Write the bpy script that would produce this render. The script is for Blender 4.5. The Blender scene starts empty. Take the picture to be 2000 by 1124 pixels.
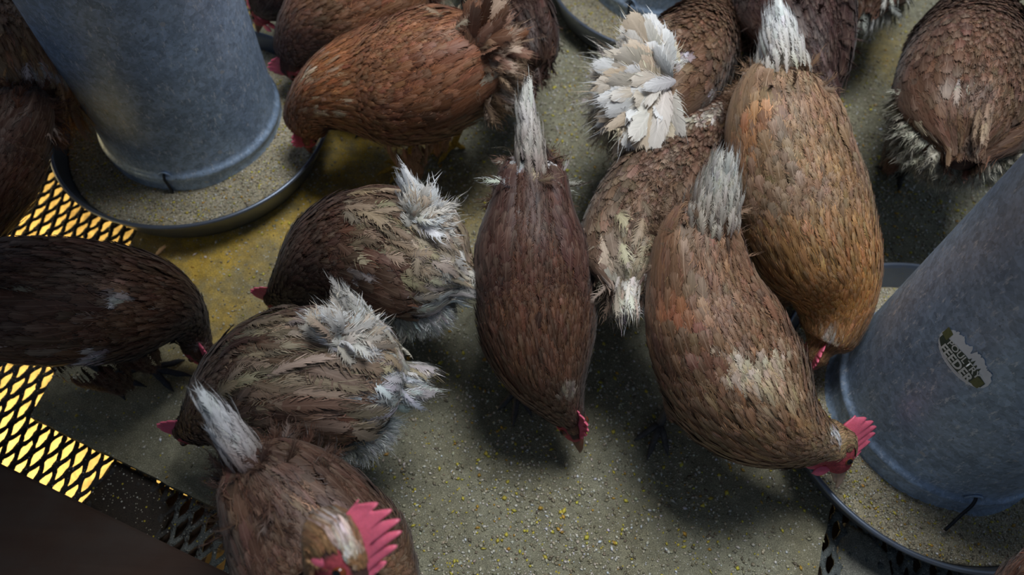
import bpy, bmesh, math, random
import numpy as np
from mathutils import Vector, Matrix
random.seed(4); rng = np.random.default_rng(11)
S = bpy.context.scene
COL = S.collection

# ------------------------------------------------------------------ camera, world, lights, exposure
F_PX = 1450.0; TH = 0.54508; ROLL = 0.06033; CZ = 0.975
_r = np.array([1, 0, 0.]); FWD = np.array([0, math.sin(TH), -math.cos(TH)]); _u = np.cross(_r, FWD)
RGT = math.cos(ROLL)*_r + math.sin(ROLL)*_u; UPV = -math.sin(ROLL)*_r + math.cos(ROLL)*_u
CAM = np.array([0, 0, CZ])
cam_d = bpy.data.cameras.new('camera'); cam = bpy.data.objects.new('camera', cam_d); COL.objects.link(cam)
M = Matrix.Identity(4)
for i in range(3):
    M[i][0] = RGT[i]; M[i][1] = UPV[i]; M[i][2] = -FWD[i]; M[i][3] = CAM[i]
cam.matrix_world = M
cam_d.sensor_width = 36; cam_d.lens = F_PX/2000*36
cam_d.clip_start = 0.02
cam_d.dof.use_dof = True; cam_d.dof.focus_distance = 0.80; cam_d.dof.aperture_fstop = 4.5
S.camera = cam
S.view_settings.view_transform = 'Standard'; S.view_settings.look = 'None'
S.view_settings.gamma = 1; S.view_settings.use_curve_mapping = False
S.view_settings.exposure = 0.68
W = bpy.data.worlds.new('world'); S.world = W; W.use_nodes = True
W.node_tree.nodes['Background'].inputs[0].default_value = (0.42, 0.55, 0.75, 1)
W.node_tree.nodes['Background'].inputs[1].default_value = 0.125

def area(name, loc, target, size, power, color, sy=None, spread=180):
    d = bpy.data.lights.new(name, 'AREA'); d.energy = power; d.color = color; d.size = size
    if sy: d.shape = 'RECTANGLE'; d.size_y = sy
    d.spread = math.radians(spread)
    o = bpy.data.objects.new(name, d); COL.objects.link(o); o.location = loc
    o.rotation_euler = (Vector(target)-Vector(loc)).to_track_quat('-Z', 'Y').to_euler()
    return o
area('window_light', (0.30, 0.95, 2.5), (0.15, 0.62, 0), 0.9, 31, (0.93, 0.97, 1.0), 0.8)
area('under_floor_daylight', (-1.25, 0.25, -0.12), (-0.80, 0.42, -0.5), 0.25, 4.2, (1.0, 0.84, 0.47), 0.5, 100)
area('under_floor_daylight', (-1.55, 0.95, -0.12), (-0.95, 0.85, -0.5), 0.25, 3.5, (1.0, 0.74, 0.34), 0.5, 90)
area('under_floor_daylight', (-0.30, -0.12, -0.10), (-0.40, 0.10, -0.5), 0.2, 1.6, (1.0, 0.80, 0.40), 0.2, 110)

# ------------------------------------------------------------------ helpers
def at(px, py, z):
    d = (px-1000)*RGT - (py-562)*UPV + F_PX*FWD
    return CAM + d*((z-CZ)/d[2])
def proj(P):
    q = np.asarray(P)-CAM
    x = q@RGT; y = q@UPV; w = q@FWD
    return np.stack([1000+F_PX*x/w, 562-F_PX*y/w], -1)
def depth(p): return float((np.asarray(p)-CAM)@FWD)
def nrm(v): v = np.asarray(v, float); return v/(np.linalg.norm(v, axis=-1, keepdims=True)+1e-12)

def tag(o, label=None, cat=None, group=None, kind=None):
    if label: o['label'] = label
    if cat: o['category'] = cat
    if group: o['group'] = group
    if kind: o['kind'] = kind
    return o
def empty(name, loc, **k):
    o = bpy.data.objects.new(name, None); COL.objects.link(o); o.location = loc; o.empty_display_size = .05
    return tag(o, **k)
def mesh_np(name, V, Fq, mats, parent=None, attrs=None, matidx=None, smooth=True, origin=None):
    """V (n,3) world coords; Fq (m,k) equal sized faces."""
    V = np.asarray(V, np.float32); Fq = np.asarray(Fq, np.int32)
    if origin is None: origin = np.array(parent.location) if parent is not None else np.zeros(3)
    me = bpy.data.meshes.new(name)
    me.vertices.add(len(V)); me.vertices.foreach_set('co', (V-np.asarray(origin, np.float32)).ravel())
    k = Fq.shape[1]
    me.loops.add(Fq.size); me.loops.foreach_set('vertex_index', Fq.ravel())
    me.polygons.add(len(Fq)); me.polygons.foreach_set('loop_start', np.arange(0, Fq.size, k, dtype=np.int32))
    if smooth: me.polygons.foreach_set('use_smooth', np.ones(len(Fq), bool))
    if matidx is not None: me.polygons.foreach_set('material_index', np.asarray(matidx, np.int32))
    me.update(calc_edges=True); me.validate()
    for an, (typ, arr) in (attrs or {}).items():
        a = me.attributes.new(an, typ, 'POINT')
        a.data.foreach_set('color' if typ == 'FLOAT_COLOR' else ('vector' if typ == 'FLOAT_VECTOR' else 'value'), np.asarray(arr, np.float32).ravel())
    for m in (mats if isinstance(mats, (list, tuple)) else [mats]): me.materials.append(m)
    o = bpy.data.objects.new(name, me); COL.objects.link(o)
    if parent is not None: o.parent = parent
    else: o.location = origin
    return o
def grid_faces(nr, nc, wrap=True, off=0):
    r = np.arange(nr-1)[:, None]; c = np.arange(nc if wrap else nc-1)[None, :]
    c2 = (c+1) % nc
    return np.stack([r*nc+c, r*nc+c2, (r+1)*nc+c2, (r+1)*nc+c], -1).reshape(-1, 4)+off
def bm_obj(name, bm, mats, parent=None, smooth=True):
    me = bpy.data.meshes.new(name)
    if parent is not None:
        l = parent.location
        bmesh.ops.translate(bm, verts=bm.verts, vec=-Vector(l))
    bmesh.ops.recalc_face_normals(bm, faces=bm.faces)
    bm.to_mesh(me); bm.free()
    for p in me.polygons: p.use_smooth = smooth
    for m in (mats if isinstance(mats, (list, tuple)) else [mats]): me.materials.append(m)
    o = bpy.data.objects.new(name, me); COL.objects.link(o)
    if parent is not None: o.parent = parent
    return o
def tube_np(P, R, seg=12, sq=None):
    """closed swept tube along points P with radii R -> V,F (quads; caps collapsed)."""
    P = np.asarray(P, float); R = np.asarray(R, float)
    T = nrm(np.gradient(P, axis=0))
    b = np.cross(T[0], [0.13, 0.21, 0.97]); b = b/np.linalg.norm(b)
    V = []
    for i in range(len(P)):
        b = b-T[i]*(b@T[i]); b = b/np.linalg.norm(b); n = np.cross(b, T[i])
        a = np.arange(seg)*2*math.pi/seg
        V.append(P[i]+R[i]*(np.cos(a)[:, None]*b+np.sin(a)[:, None]*n))
    V = [np.repeat(P[:1], seg, 0)]+V+[np.repeat(P[-1:], seg, 0)]
    return np.concatenate(V), grid_faces(len(V), seg)
def join(parts):
    Vs, Fs, o = [], [], 0
    for V, Fq in parts: Vs.append(V); Fs.append(Fq+o); o += len(V)
    return np.concatenate(Vs), np.concatenate(Fs)
def smooth_path(pts, n):
    pts = np.asarray(pts, float)
    d = np.r_[0, np.cumsum(np.linalg.norm(np.diff(pts[:, :3], axis=0), axis=1))]
    # centripetal-ish catmull rom via hermite with finite-difference tangents
    m = np.gradient(pts, d, axis=0)
    s = np.linspace(0, d[-1], n); k = np.clip(np.searchsorted(d, s, 'right')-1, 0, len(d)-2)
    h = (d[k+1]-d[k])[:, None]; t = ((s-d[k])[:, None])/h
    return (2*t**3-3*t**2+1)*pts[k]+(t**3-2*t**2+t)*h*m[k]+(-2*t**3+3*t**2)*pts[k+1]+(t**3-t**2)*h*m[k+1], s, d

# ------------------------------------------------------------------ materials
def mat(name):
    m = bpy.data.materials.new(name); m.use_nodes = True
    nt = m.node_tree; return m, nt, nt.nodes['Principled BSDF']
def N(nt, typ, **kw):
    n = nt.nodes.new(typ)
    for k, v in kw.items(): setattr(n, k, v)
    return n
def L(nt, a, b): nt.links.new(a, b)
def math_n(nt, op, a, b=None, c=None, clamp=False):
    n = N(nt, 'ShaderNodeMath', operation=op, use_clamp=clamp)
    for i, x in enumerate((a, b, c)):
        if x is None: continue
        if isinstance(x, (int, float)): n.inputs[i].default_value = x
        else: L(nt, x, n.inputs[i])
    return n.outputs[0]
def mixc(nt, f, a, b, mode='MIX'):
    n = N(nt, 'ShaderNodeMix', data_type='RGBA', blend_type=mode)
    for i, x in ((0, f), (6, a), (7, b)):
        if isinstance(x, (int, float)): n.inputs[i].default_value = x
        elif isinstance(x, tuple): n.inputs[i].default_value = (*x[:3], 1)
        else: L(nt, x, n.inputs[i])
    return n.outputs[2]
def ramp(nt, f, stops, interp='LINEAR'):
    n = N(nt, 'ShaderNodeValToRGB'); n.color_ramp.interpolation = interp
    e = n.color_ramp.elements
    while len(e) < len(stops): e.new(.5)
    for i, (p, c) in enumerate(stops):
        e[i].position = p; e[i].color = (*c, 1) if isinstance(c, tuple) else (c, c, c, 1)
    L(nt, f, n.inputs[0]); return n.outputs[0]
def noise(nt, vec, scale, detail=4, rough=.55):
    n = N(nt, 'ShaderNodeTexNoise'); n.inputs['Scale'].default_value = scale
    n.inputs['Detail'].default_value = detail; n.inputs['Roughness'].default_value = rough
    if vec is not None: L(nt, vec, n.inputs['Vector'])
    return n.outputs[0]
def voro(nt, vec, scale, feature='F1'):
    n = N(nt, 'ShaderNodeTexVoronoi', feature=feature); n.inputs['Scale'].default_value = scale
    if vec is not None: L(nt, vec, n.inputs['Vector'])
    return n
def bump(nt, bs, h, strength=.3, dist=.002):
    b = N(nt, 'ShaderNodeBump'); b.inputs['Strength'].default_value = strength; b.inputs['Distance'].default_value = dist
    L(nt, h, b.inputs['Height']); L(nt, b.outputs[0], bs.inputs['Normal'])
def objco(nt): return N(nt, 'ShaderNodeTexCoord').outputs['Object']
def simple(name, c, rough=.5, metal=0., nscale=60, var=.25, sss=0, spec=.5):
    m, nt, b = mat(name); co = objco(nt)
    n = noise(nt, co, nscale)
    L(nt, mixc(nt, n, tuple(x*(1-var) for x in c), tuple(x*(1+var) for x in c)), b.inputs['Base Color'])
    b.inputs['Roughness'].default_value = rough; b.inputs['Metallic'].default_value = metal
    b.inputs['Specular IOR Level'].default_value = spec
    if sss: b.inputs['Subsurface Weight'].default_value = sss; b.inputs['Subsurface Radius'].default_value = (.006, .002, .001); b.inputs['Subsurface Scale'].default_value = 1.0
    bump(nt, b, n, .2, .001)
    return m

def feather_material():
    m, nt, b = mat('feather')
    A = lambda nm: N(nt, 'ShaderNodeAttribute', attribute_name=nm)
    fv = A('fv'); fc = A('fc'); fp = A('fp')
    sx = N(nt, 'ShaderNodeSeparateXYZ'); L(nt, fv.outputs['Vector'], sx.inputs[0])
    sp = N(nt, 'ShaderNodeSeparateXYZ'); L(nt, fp.outputs['Vector'], sp.inputs[0])
    u, v, idn = sx.outputs; fray, pale, asp = sp.outputs
    au = math_n(nt, 'ABSOLUTE', u)
    c = math_n(nt, 'SUBTRACT', math_n(nt, 'MULTIPLY', v, asp), math_n(nt, 'MULTIPLY', au, .45))
    side = math_n(nt, 'MULTIPLY', math_n(nt, 'SIGN', u), 3.3)
    cv = N(nt, 'ShaderNodeCombineXYZ')
    L(nt, math_n(nt, 'MULTIPLY', c, 5.5), cv.inputs[0]); L(nt, math_n(nt, 'MULTIPLY', idn, 57.), cv.inputs[1]); L(nt, side, cv.inputs[2])
    n1 = noise(nt, cv.outputs[0], 1.0, 3, .65)
    cv2 = N(nt, 'ShaderNodeCombineXYZ')
    L(nt, math_n(nt, 'MULTIPLY', c, 26.), cv2.inputs[0]); L(nt, math_n(nt, 'MULTIPLY', idn, 91.), cv2.inputs[1]); L(nt, math_n(nt, 'MULTIPLY', au, 1.5), cv2.inputs[2])
    n2 = noise(nt, cv2.outputs[0], 1.0, 1, .5)
    # ragged outline
    nn = math_n(nt, 'ADD', math_n(nt, 'MULTIPLY', n1, .65), math_n(nt, 'MULTIPLY', n2, .35))
    nr = math_n(nt, 'MULTIPLY', math_n(nt, 'SUBTRACT', nn, .30), 3.0, clamp=True)
    e = math_n(nt, 'MINIMUM', math_n(nt, 'SUBTRACT', 1.0, au), math_n(nt, 'MULTIPLY', math_n(nt, 'SUBTRACT', 1.02, v), 2.2))
    al = math_n(nt, 'GREATER_THAN', e, math_n(nt, 'MULTIPLY', nr, fray))
    L(nt, al, b.inputs['Alpha'])
    br = math_n(nt, 'ADD', .62, math_n(nt, 'ADD', math_n(nt, 'MULTIPLY', n1, .40), math_n(nt, 'MULTIPLY', n2, .38)))
    cb = N(nt, 'ShaderNodeCombineColor')
    for i in range(3): L(nt, br, cb.inputs[i])
    base = mixc(nt, 1.0, fc.outputs['Color'], cb.outputs[0], 'MULTIPLY')
    # pale tip and shaft
    tipf = math_n(nt, 'MULTIPLY', math_n(nt, 'MULTIPLY', math_n(nt, 'SUBTRACT', v, .55), 2.6, clamp=True), pale, clamp=True)
    lighter = mixc(nt, .5, mixc(nt, 1., base, (2.3, 2.4, 2.6), 'MULTIPLY'), (.40, .30, .22))
    c1 = mixc(nt, math_n(nt, 'MULTIPLY', tipf, math_n(nt, 'ADD', .35, n1)), base, lighter)
    sh = math_n(nt, 'MULTIPLY', math_n(nt, 'LESS_THAN', au, .07), math_n(nt, 'ADD', .12, math_n(nt, 'MULTIPLY', pale, .55)), clamp=True)
    c2 = mixc(nt, sh, c1, lighter)
    L(nt, c2, b.inputs['Base Color'])
    b.inputs['Roughness'].default_value = .52; b.inputs['Specular IOR Level'].default_value = .35
    b.inputs['Sheen Weight'].default_value = .12; b.inputs['Sheen Roughness'].default_value = .4
    tr = N(nt, 'ShaderNodeBsdfTranslucent'); L(nt, c2, tr.inputs[0])
    bump(nt, b, nn, .35, .0006)
    m.cycles.use_bump_map_correction = False
    return m
FEATHER = feather_material()

def body_material():
    m, nt, b = mat('hen_down_and_skin')
    a = N(nt, 'ShaderNodeAttribute', attribute_name='fc')
    n = noise(nt, objco(nt), 300, 3)
    L(nt, mixc(nt, 1., a.outputs['Color'], ramp(nt, n, [(.3, .6), (.7, 1.25)]), 'MULTIPLY'), b.inputs['Base Color'])
    b.inputs['Roughness'].default_value = .75
    bump(nt, b, n, .5, .001)
    return m
BODY = body_material()
COMB = simple('comb_skin', (.80, .15, .23), .36, nscale=500, var=.22, sss=.25)
BEAK = simple('beak_horn', (.16, .06, .035), .35, nscale=90, var=.4)
BEAKP = simple('pale_beak_horn', (.45, .30, .22), .4, nscale=90, var=.3)
IRIS = simple('iris', (.16, .04, .012), .15); PUPIL = simple('pupil', (.006, .005, .005), .08)

# ------------------------------------------------------------------ feathers
ROWS = np.array([0, .18, .42, .66, .86, 1.0]); WPROF = np.array([.30, .72, 1.0, .98, .70, .12])
NARROW = np.array([.35, .75, 1.0, .85, .50, .08])
UC = np.array([-1., 0, 1.])
class Coat:
    def __init__(s): s.V = []; s.c = []; s.v = []; s.p = []; s.F = []; s.n = 0
    def push(s, V, F1, col, fv, p):
        """V (n,k,3); F1 (m,4) faces of one piece"""
        n, k = V.shape[:2]
        s.V.append(V.reshape(-1, 3)); s.F.append((F1[None]+(s.n+np.arange(n)*k)[:, None, None]).reshape(-1, 4)); s.n += n*k
        s.c.append(np.concatenate([col, np.ones((n, k, 1))], 2).reshape(-1, 4)); s.v.append(fv.reshape(-1, 3)); s.p.append(p.reshape(-1, 3))
    def add(s, vane, n, col, fray, pale, asp, tipcol=None, barbs=None, prof=WPROF):
        """vane(u, v, extra) -> world points, u and v of shape (n,k)"""
        U0 = np.broadcast_to(np.tile(UC, 6), (n, 18)); V0 = np.broadcast_to(np.repeat(ROWS, 3), (n, 18))
        cc = np.repeat(col[:, None, :], 18, 1)
        if tipcol is not None:
            t = V0[..., None]**1.3; cc = cc*(1-t)+tipcol[:, None, :]*t
        idn = rng.random(n)
        p = np.zeros((n, 18, 3)); p[..., 0] = np.broadcast_to(fray, n)[:, None]; p[..., 1] = np.broadcast_to(pale, n)[:, None]; p[..., 2] = np.broadcast_to(asp, n)[:, None]
        s.push(vane(U0, V0, 0.), grid_faces(6, 3, wrap=False), cc, np.stack([U0, V0, np.broadcast_to(idn[:, None], (n, 18))], -1), p)
        K = s.K if barbs is None else barbs
        if K:
            v0 = (np.arange(K)+rng.random((n, K)))/K*.80+.06; sg = np.where(np.arange(K) % 2 == 0, 1., -1.)[None]*np.ones((n, 1))
            u0 = sg*(.30+.35*rng.random((n, K))); u1 = sg*(1.02+.38*rng.random((n, K)))*np.clip(1.25-.9*np.maximum(v0-.5, 0), .3, 1); dv = .16+.16*rng.random((n, K)); dv = dv+.12*(v0 > .6)
            hw = (.00042+.00035*rng.random((n, K)))*s.sw/np.maximum(s.len_hint[:, None], .004)
            us = np.stack([u0, u0, (u0+u1)*.55, (u0+u1)*.55, u1, u1], -1); vs = np.stack([v0-hw, v0+hw, v0+dv*.45-hw, v0+dv*.45+hw, v0+dv-hw*.2, v0+dv+hw*.2], -1)
            X = vane(us.reshape(n, -1), vs.reshape(n, -1), .0005).reshape(n*K, 6, 3)
            bc = np.repeat(col[:, None], K, 1)
            if tipcol is not None:
                t = np.clip(v0, 0, 1)[..., None]**1.3; bc = bc*(1-t)+tipcol[:, None, :]*t
            bc = bc*(1.08+.30*rng.standard_normal((n, K, 1))).clip(.45, 1.9)*(1+.35*np.broadcast_to(pale, n)[:, None, None]*(v0 > .45)[..., None])
            bc = np.repeat(np.clip(bc, .004, .92).reshape(n*K, 1, 3), 6, 1); bc[:, 4:] = np.clip(bc[:, 4:]*1.12, 0, .93)
            fv = np.zeros((n*K, 6, 3)); fv[..., 0] = .5; fv[..., 1] = .4; fv[..., 2] = rng.random(n*K)[:, None]
            pp = np.zeros((n*K, 6, 3)); pp[..., 2] = 2
            s.push(X, np.array([[0, 1, 3, 2], [2, 3, 5, 4]]), bc, fv, pp)
    K = 10; sw = .9
    def build(s, name, parent):
        return mesh_np(name, np.concatenate(s.V), np.concatenate(s.F), FEATHER, parent, {'fc': ('FLOAT_COLOR', np.concatenate(s.c)), 'fv': ('FLOAT_VECTOR', np.concatenate(s.v)), 'fp': ('FLOAT_VECTOR', np.concatenate(s.p))})

def free_feathers(coat, root, d, nor, Ln, Wd, curl, col, fray=.5, pale=.3, tipcol=None, prof=WPROF, cup=.18, barbs=None):
    root = np.atleast_2d(root); n = len(root)
    d = nrm(np.broadcast_to(d, (n, 3))); nor = np.broadcast_to(nor, (n, 3)); nor = nrm(nor-d*(nor*d).sum(1)[:, None]); b = np.cross(d, nor)
    Ln = np.broadcast_to(Ln, n); Wd = np.broadcast_to(Wd, n); curl = np.broadcast_to(curl, n)
    k = np.where(np.abs(curl) < 1e-3, 1e-3, curl)[:, None]
    def vane(u, v, ex):
        fx = np.sin(v*k)/k*Ln[:, None]; fz = (1-np.cos(v*k))/k*Ln[:, None]
        w = np.maximum(np.interp(v, ROWS, prof), .15 if ex else 0)*Wd[:, None]*.5
        return root[:, None]+d[:, None]*fx[..., None]-nor[:, None]*(fz-ex-np.maximum(1-np.abs(u), -.4)*w*cup*2)[..., None]+b[:, None]*(u*w)[..., None]
    coat.len_hint = Ln
    coat.add(vane, n, np.broadcast_to(col, (n, 3)), fray, pale, Ln/Wd, tipcol if tipcol is None else np.broadcast_to(tipcol, (n, 3)), barbs)

class Surf:
    """swept body surface"""
    def __init__(s, P, a, b, head0, n=120):
        pts = np.c_[P, a, b]; q, s.s, s.d = smooth_path(pts, n)
        ker = np.exp(-.5*(np.arange(-12, 13)/4.5)**2); ker /= ker.sum(); qp = np.concatenate([2*q[:1]-q[12:0:-1], q, 2*q[-1:]-q[-2:-14:-1]])
        sm = np.stack([np.convolve(qp[:, i], ker, 'valid') for i in range(5)], 1); fd = np.interp(np.arange(n), [0, 8, n*.78, n*.88], [0, 1, 1, 0])[:, None]
        q = sm*fd+q*(1-fd)
        s.P = q[:, :3]; s.a = np.maximum(q[:, 3], .002); s.b = np.maximum(q[:, 4], .002)
        s.T = nrm(np.gradient(s.P, axis=0)); s.len = s.s[-1]
        k0 = int(n*.4)
        B = np.zeros_like(s.P); B[k0] = nrm(np.cross(s.T[k0], [0, 0, 1.]))
        for i in range(k0+1, n): x = B[i-1]-s.T[i]*(B[i-1]@s.T[i]); B[i] = x/np.linalg.norm(x)
        for i in range(k0-1, -1, -1): x = B[i+1]-s.T[i]*(B[i+1]@s.T[i]); B[i] = x/np.linalg.norm(x)
        s.B = B; s.N = np.cross(B, s.T); s.egg = .10
    def pos(s, t, th, bumpf=None, h=0):
        tc = np.clip(t, 0, s.len)
        f = lambda arr: np.stack([np.interp(tc, s.s, arr[:, i]) for i in range(3)], -1) if arr.ndim == 2 else np.interp(tc, s.s, arr)
        P, T, B, Nn, a, b = f(s.P), f(s.T), f(s.B), f(s.N), f(s.a), f(s.b)
        P = P+T*(t-tc)[..., None]
        if bumpf is not None: e = bumpf(t, th)
        else: e = 0
        a = a+e+h; b = b+e+h
        sn = np.sin(th); cs = np.cos(th)
        a = a*(1-s.egg*sn*.6)
        return P+B*(a*cs)[..., None]+Nn*(b*sn)[..., None]
    def rad(s, t): return np.interp(t, s.s, s.a), np.interp(t, s.s, s.b)
    def mesh(s, seg=40):
        th = np.arange(seg)*2*math.pi/seg
        t, th2 = np.meshgrid(s.s, th, indexing='ij')
        V = s.pos(t, th2).reshape(-1, 3)
        V = np.concatenate([np.repeat(s.P[:1]-s.T[:1]*.002, seg, 0), V, np.repeat(s.P[-1:]+s.T[-1:]*.002, seg, 0)])
        return V, grid_faces(len(s.s)+2, seg)

def surf_feathers(coat, sf, t, th, Ln, Wd, lift, dev, col, fray, pale, bumpf=None, off=.0008, curl=0, tipcol=None, prof=WPROF, barbs=None):
    n = len(t)
    if n == 0: return
    a, b = sf.rad(t); rr = np.maximum((a+b)/2+.004, .010)[:, None]
    def vane(u, v, ex):
        w = np.maximum(np.interp(v, ROWS, prof), .15 if ex else 0)*Wd[:, None]*.5
        cd, sd = np.cos(dev)[:, None], np.sin(dev)[:, None]
        x = -(v*Ln[:, None])*cd-(u*w)*sd; y = -(v*Ln[:, None])*sd+(u*w)*cd
        o_f = off if np.isscalar(off) else off[:, None]
        h = o_f+ex+(lift[:, None]*v-curl*v**2)*Ln[:, None]+np.maximum(1-np.abs(u), -.3)*w*.14
        return sf.pos(t[:, None]+x, th[:, None]+y/rr, bumpf, h)
    coat.len_hint = Ln
    coat.add(vane, n, col, fray, pale, Ln/Wd, tipcol, barbs)

def jit(c, amt, n):
    c = np.broadcast_to(c, (n, 3)); k = 1+amt*rng.standard_normal((n, 1)); h = 1+amt*.3*rng.standard_normal((n, 3))
    return np.clip(c*k*h, .004, .95)

# colours (albedo)
DK = (.055, .021, .014); DB = (.085, .034, .022); MB = (.135, .060, .036); RB = (.19, .068, .030); TB = (.235, .130, .078)
GO = (.33, .145, .045); OR = (.40, .14, .03); TA = (.38, .26, .165); CR = (.58, .49, .38); WH = (.80, .78, .76); GW = (.60, .60, .62)
LEG = (.075, .07, .07); YEL = (.55, .33, .04)

def build_hen(name, label, st, sh, hd, bk, cu, pal, tail=None, blobs=(), feet=None, leg=LEG, cushion=None, fluff=None,
              size=1., wing=True, headscale=1., combh=.024, pale=.35, seed=0, fs=1., rear=None, tailfan=None, dens=1., lean=0, brk=(.55, 1.0), wcol=None, beakm=None, serr=.30, wing0=.02):
    """st: stations rump->neck (px,py,z,half width px, b ratio); hd/bk/cu: head centre, beak aim, comb aim (px,py,z)"""
    P = [at(x, y, z) for x, y, z, *_ in st]; A = [q[3]*depth(p)/F_PX for q, p in zip(st, P)]; B = [a*q[4] for a, q in zip(A, st)]
    hc = at(*hd); F = nrm(at(*bk)-hc); U = at(*cu)-hc; U = nrm(U-F*(U@F)); Sd = np.cross(F, U)
    k = headscale
    for f, r in ((-.014, .0185), (0, .0175), (.011, .0140), (.019, .0095), (.023, .0050)):
        P.append(hc+F*f*k); A.append(r*k*.95); B.append(r*k*1.05)
    # rounded rump end
    e = nrm(P[0]-P[1])
    rb = brk[0]; P = [P[0]+e*A[0]*.55, P[0]+e*A[0]*.36]+P; A = [A[0]*.30, A[0]*.78*rb]+A; B = [B[0]*.30, B[0]*.78*rb]+B
    sf = Surf(np.array(P), np.array(A), np.array(B), None)
    ts = sf.d                                    # arclength of each station
    t_sh = np.interp(sh+2, np.arange(len(ts)), ts); t_hd = ts[len(st)+2]; t_hc = ts[len(st)+3]
    mid = sf.P[int(120*.35)]
    head_dir = nrm(np.array([*(np.array(P[len(st)//2+2])-np.array(P[2]))[:2], 0]))
    root = empty(name, (float(mid[0]), float(mid[1]), 0.), label=label, cat='hen', group='brown hens feeding on the coop floor')
    # ---- body, legs and feet: one mesh
    parts = [sf.mesh()]
    nb = len(parts[0][0])
    side = np.cross(head_dir, [0, 0, 1.])
    ang0 = math.degrees(math.atan2(head_dir[1], head_dir[0]))
    for i, sd in enumerate((-1, 1)):
        if feet and i < len(feet): ft = at(feet[i][0], feet[i][1], .012); fa = feet[i][2] if len(feet[i]) > 2 else ang0
        else:
            c = sf.P[int(120*.42)]; ft = np.array([*(c+side*sd*.034+head_dir*.0)[:2], .012]); fa = ang0
        ci = int(120*.36); hip = sf.P[ci]+side*sd*sf.a[ci]*.45-np.array([0, 0, sf.b[ci]*.25])
        hip = hip*np.array([.55, .55, 1])+ft*np.array([.45, .45, 0])
        fd = np.array([math.cos(math.radians(fa)), math.sin(math.radians(fa)), 0])
        hock = ft+np.array([0, 0, .078])-fd*.028
        knee = (hip+hock)/2+fd*.012
        path, _, _ = smooth_path(np.array([hip, knee, hock, (hock+ft)/2, ft]), 16)
        parts.append(tube_np(path, np.interp(np.linspace(0, 1, 16), [0, .3, .5, .6, .9, 1], [.036, .026, .010, .0058, .0055, .0062]), 12))
        for an, Lt in ((-38, .035), (0, .044), (36, .036), (172, .018)):
            r = math.radians(fa+an); dd = np.array([math.cos(r), math.sin(r), 0])
            pp = np.array([ft, ft+dd*Lt*.35+[0, 0, .003], ft+dd*Lt*.7-[0, 0, .004], ft+dd*Lt*.95-[0, 0, .006], ft+dd*Lt*1.15-[0, 0, .0105]])
            pq, _, _ = smooth_path(pp, 12)
            rr_ = np.interp(np.linspace(0, 1, 12), [0, .2, .32, .5, .62, .8, .85, 1], [.0055, .0044, .0050, .0040, .0046, .0034, .0022, .0007])
            parts.append(tube_np(pq, rr_, 8))
    V, Fq = join(parts)
    col = np.zeros((len(V), 4)); col[:, 3] = 1
    bc = np.array(pal['under'] if 'under' in pal else np.array(pal['back'])*.6); col[:, :3] = bc
    q = V[:nb]-hc; qf = q@F/k; qu = q@U/k; qs = q@Sd/k
    face = (qf > -.009) & (qu < .0125-.25*np.maximum(qf, 0)) & (qf < .05) & (np.linalg.norm(q, axis=1) < .034*k)
    col[:nb][face, :3] = (.42, .06, .075)
    nose = (qf > .015) & (np.linalg.norm(q, axis=1) < .034*k); col[:nb][nose, :3] = (.42, .06, .075)
    lz = np.arange(len(V)) >= nb
    shank = lz & (V[:, 2] < .085); col[shank, :3] = leg; col[lz & ~shank, :3] = bc
    body = mesh_np('body', V, Fq, BODY, root, {'fc': ('FLOAT_COLOR', col)})
    # ---- feather colour lookup
    ks = ['rump', 'back', 'shoulder', 'neck', 'head']
    kp = [0, .35*t_sh, t_sh*.95, (t_sh+t_hd)/2, t_hd]
    kc = np.array([pal.get(x, pal['back']) for x in ks], float)
    ph = rng.random(3)*10
    def paint(t, th, pos, base=None, amt=.20, spots=True):
        n = len(t)
        c = np.stack([np.interp(t, kp, kc[:, i]) for i in range(3)], -1) if base is None else np.broadcast_to(base, (n, 3)).astype(float)
        low = np.clip((-np.sin(th)-.05)*1.6, 0, 1)[:, None]*np.clip((t_hd-t)/.05, 0, 1)[:, None]
        c = c*(1-low)+np.array(pal.get('belly', pal['back']))*low
        mott = (np.sin(pos[:, 0]*95+ph[0])+np.sin(pos[:, 1]*110+ph[1])+np.sin((pos[:, 0]+pos[:, 2])*170+ph[2]))*.06
        c = c*(1+mott[:, None])
        c = jit(c, amt, n)
        lum = c@np.array([.3, .55, .15]); c = (c*.90+(lum[:, None]*.10))*np.array([1.0, 1.0, .86])
        px = proj(pos)
        for bb in (blobs if spots else ()):
            x, y, rx, bcx = bb[:4]; ry = bb[4] if len(bb) > 4 else rx; an = math.radians(bb[5]) if len(bb) > 5 else 0
            dx = px[:, 0]-x; dy = px[:, 1]-y
            ux = (dx*math.cos(an)+dy*math.sin(an))/rx; uy = (-dx*math.sin(an)+dy*math.cos(an))/ry
            r = np.hypot(ux, uy)*np.clip(1+.30*rng.standard_normal(n), .72, 1.7)
            w = (np.clip((1.15-r)*2.2, 0, 1)*np.clip(.80+.32*rng.standard_normal(n), .15, 1))[:, None]
            c = c*(1-w)+jit(np.array(bcx), .17, n)*w
        return c
    def sow(t0, t1, Lf, Wf, th0=-1.05, th1=math.pi+1.05, row=.27, colp=.52, bumpf=None):
        T_, H_, t = [], [], t0
        while t < t1:
            l = float(Lf(t)); w = float(Wf(t)); a, b = sf.rad(t); circ = (th1-th0)*(a+b)/2
            m = max(3, int(circ/(w*colp)))
            th = th0+(np.arange(m)+rng.random())*(th1-th0)/m+rng.standard_normal(m)*.25*(th1-th0)/m
            T_.append(t+rng.standard_normal(m)*l*.12); H_.append(th); t += max(l*row, .0015)
        return np.concatenate(T_), np.concatenate(H_)
    # ---- plumage
    coat = Coat()
    xs = [-.01, .025, .3*t_sh, .9*t_sh, t_sh+.02, t_hd-.02, t_hd, t_hc+.01]
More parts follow.
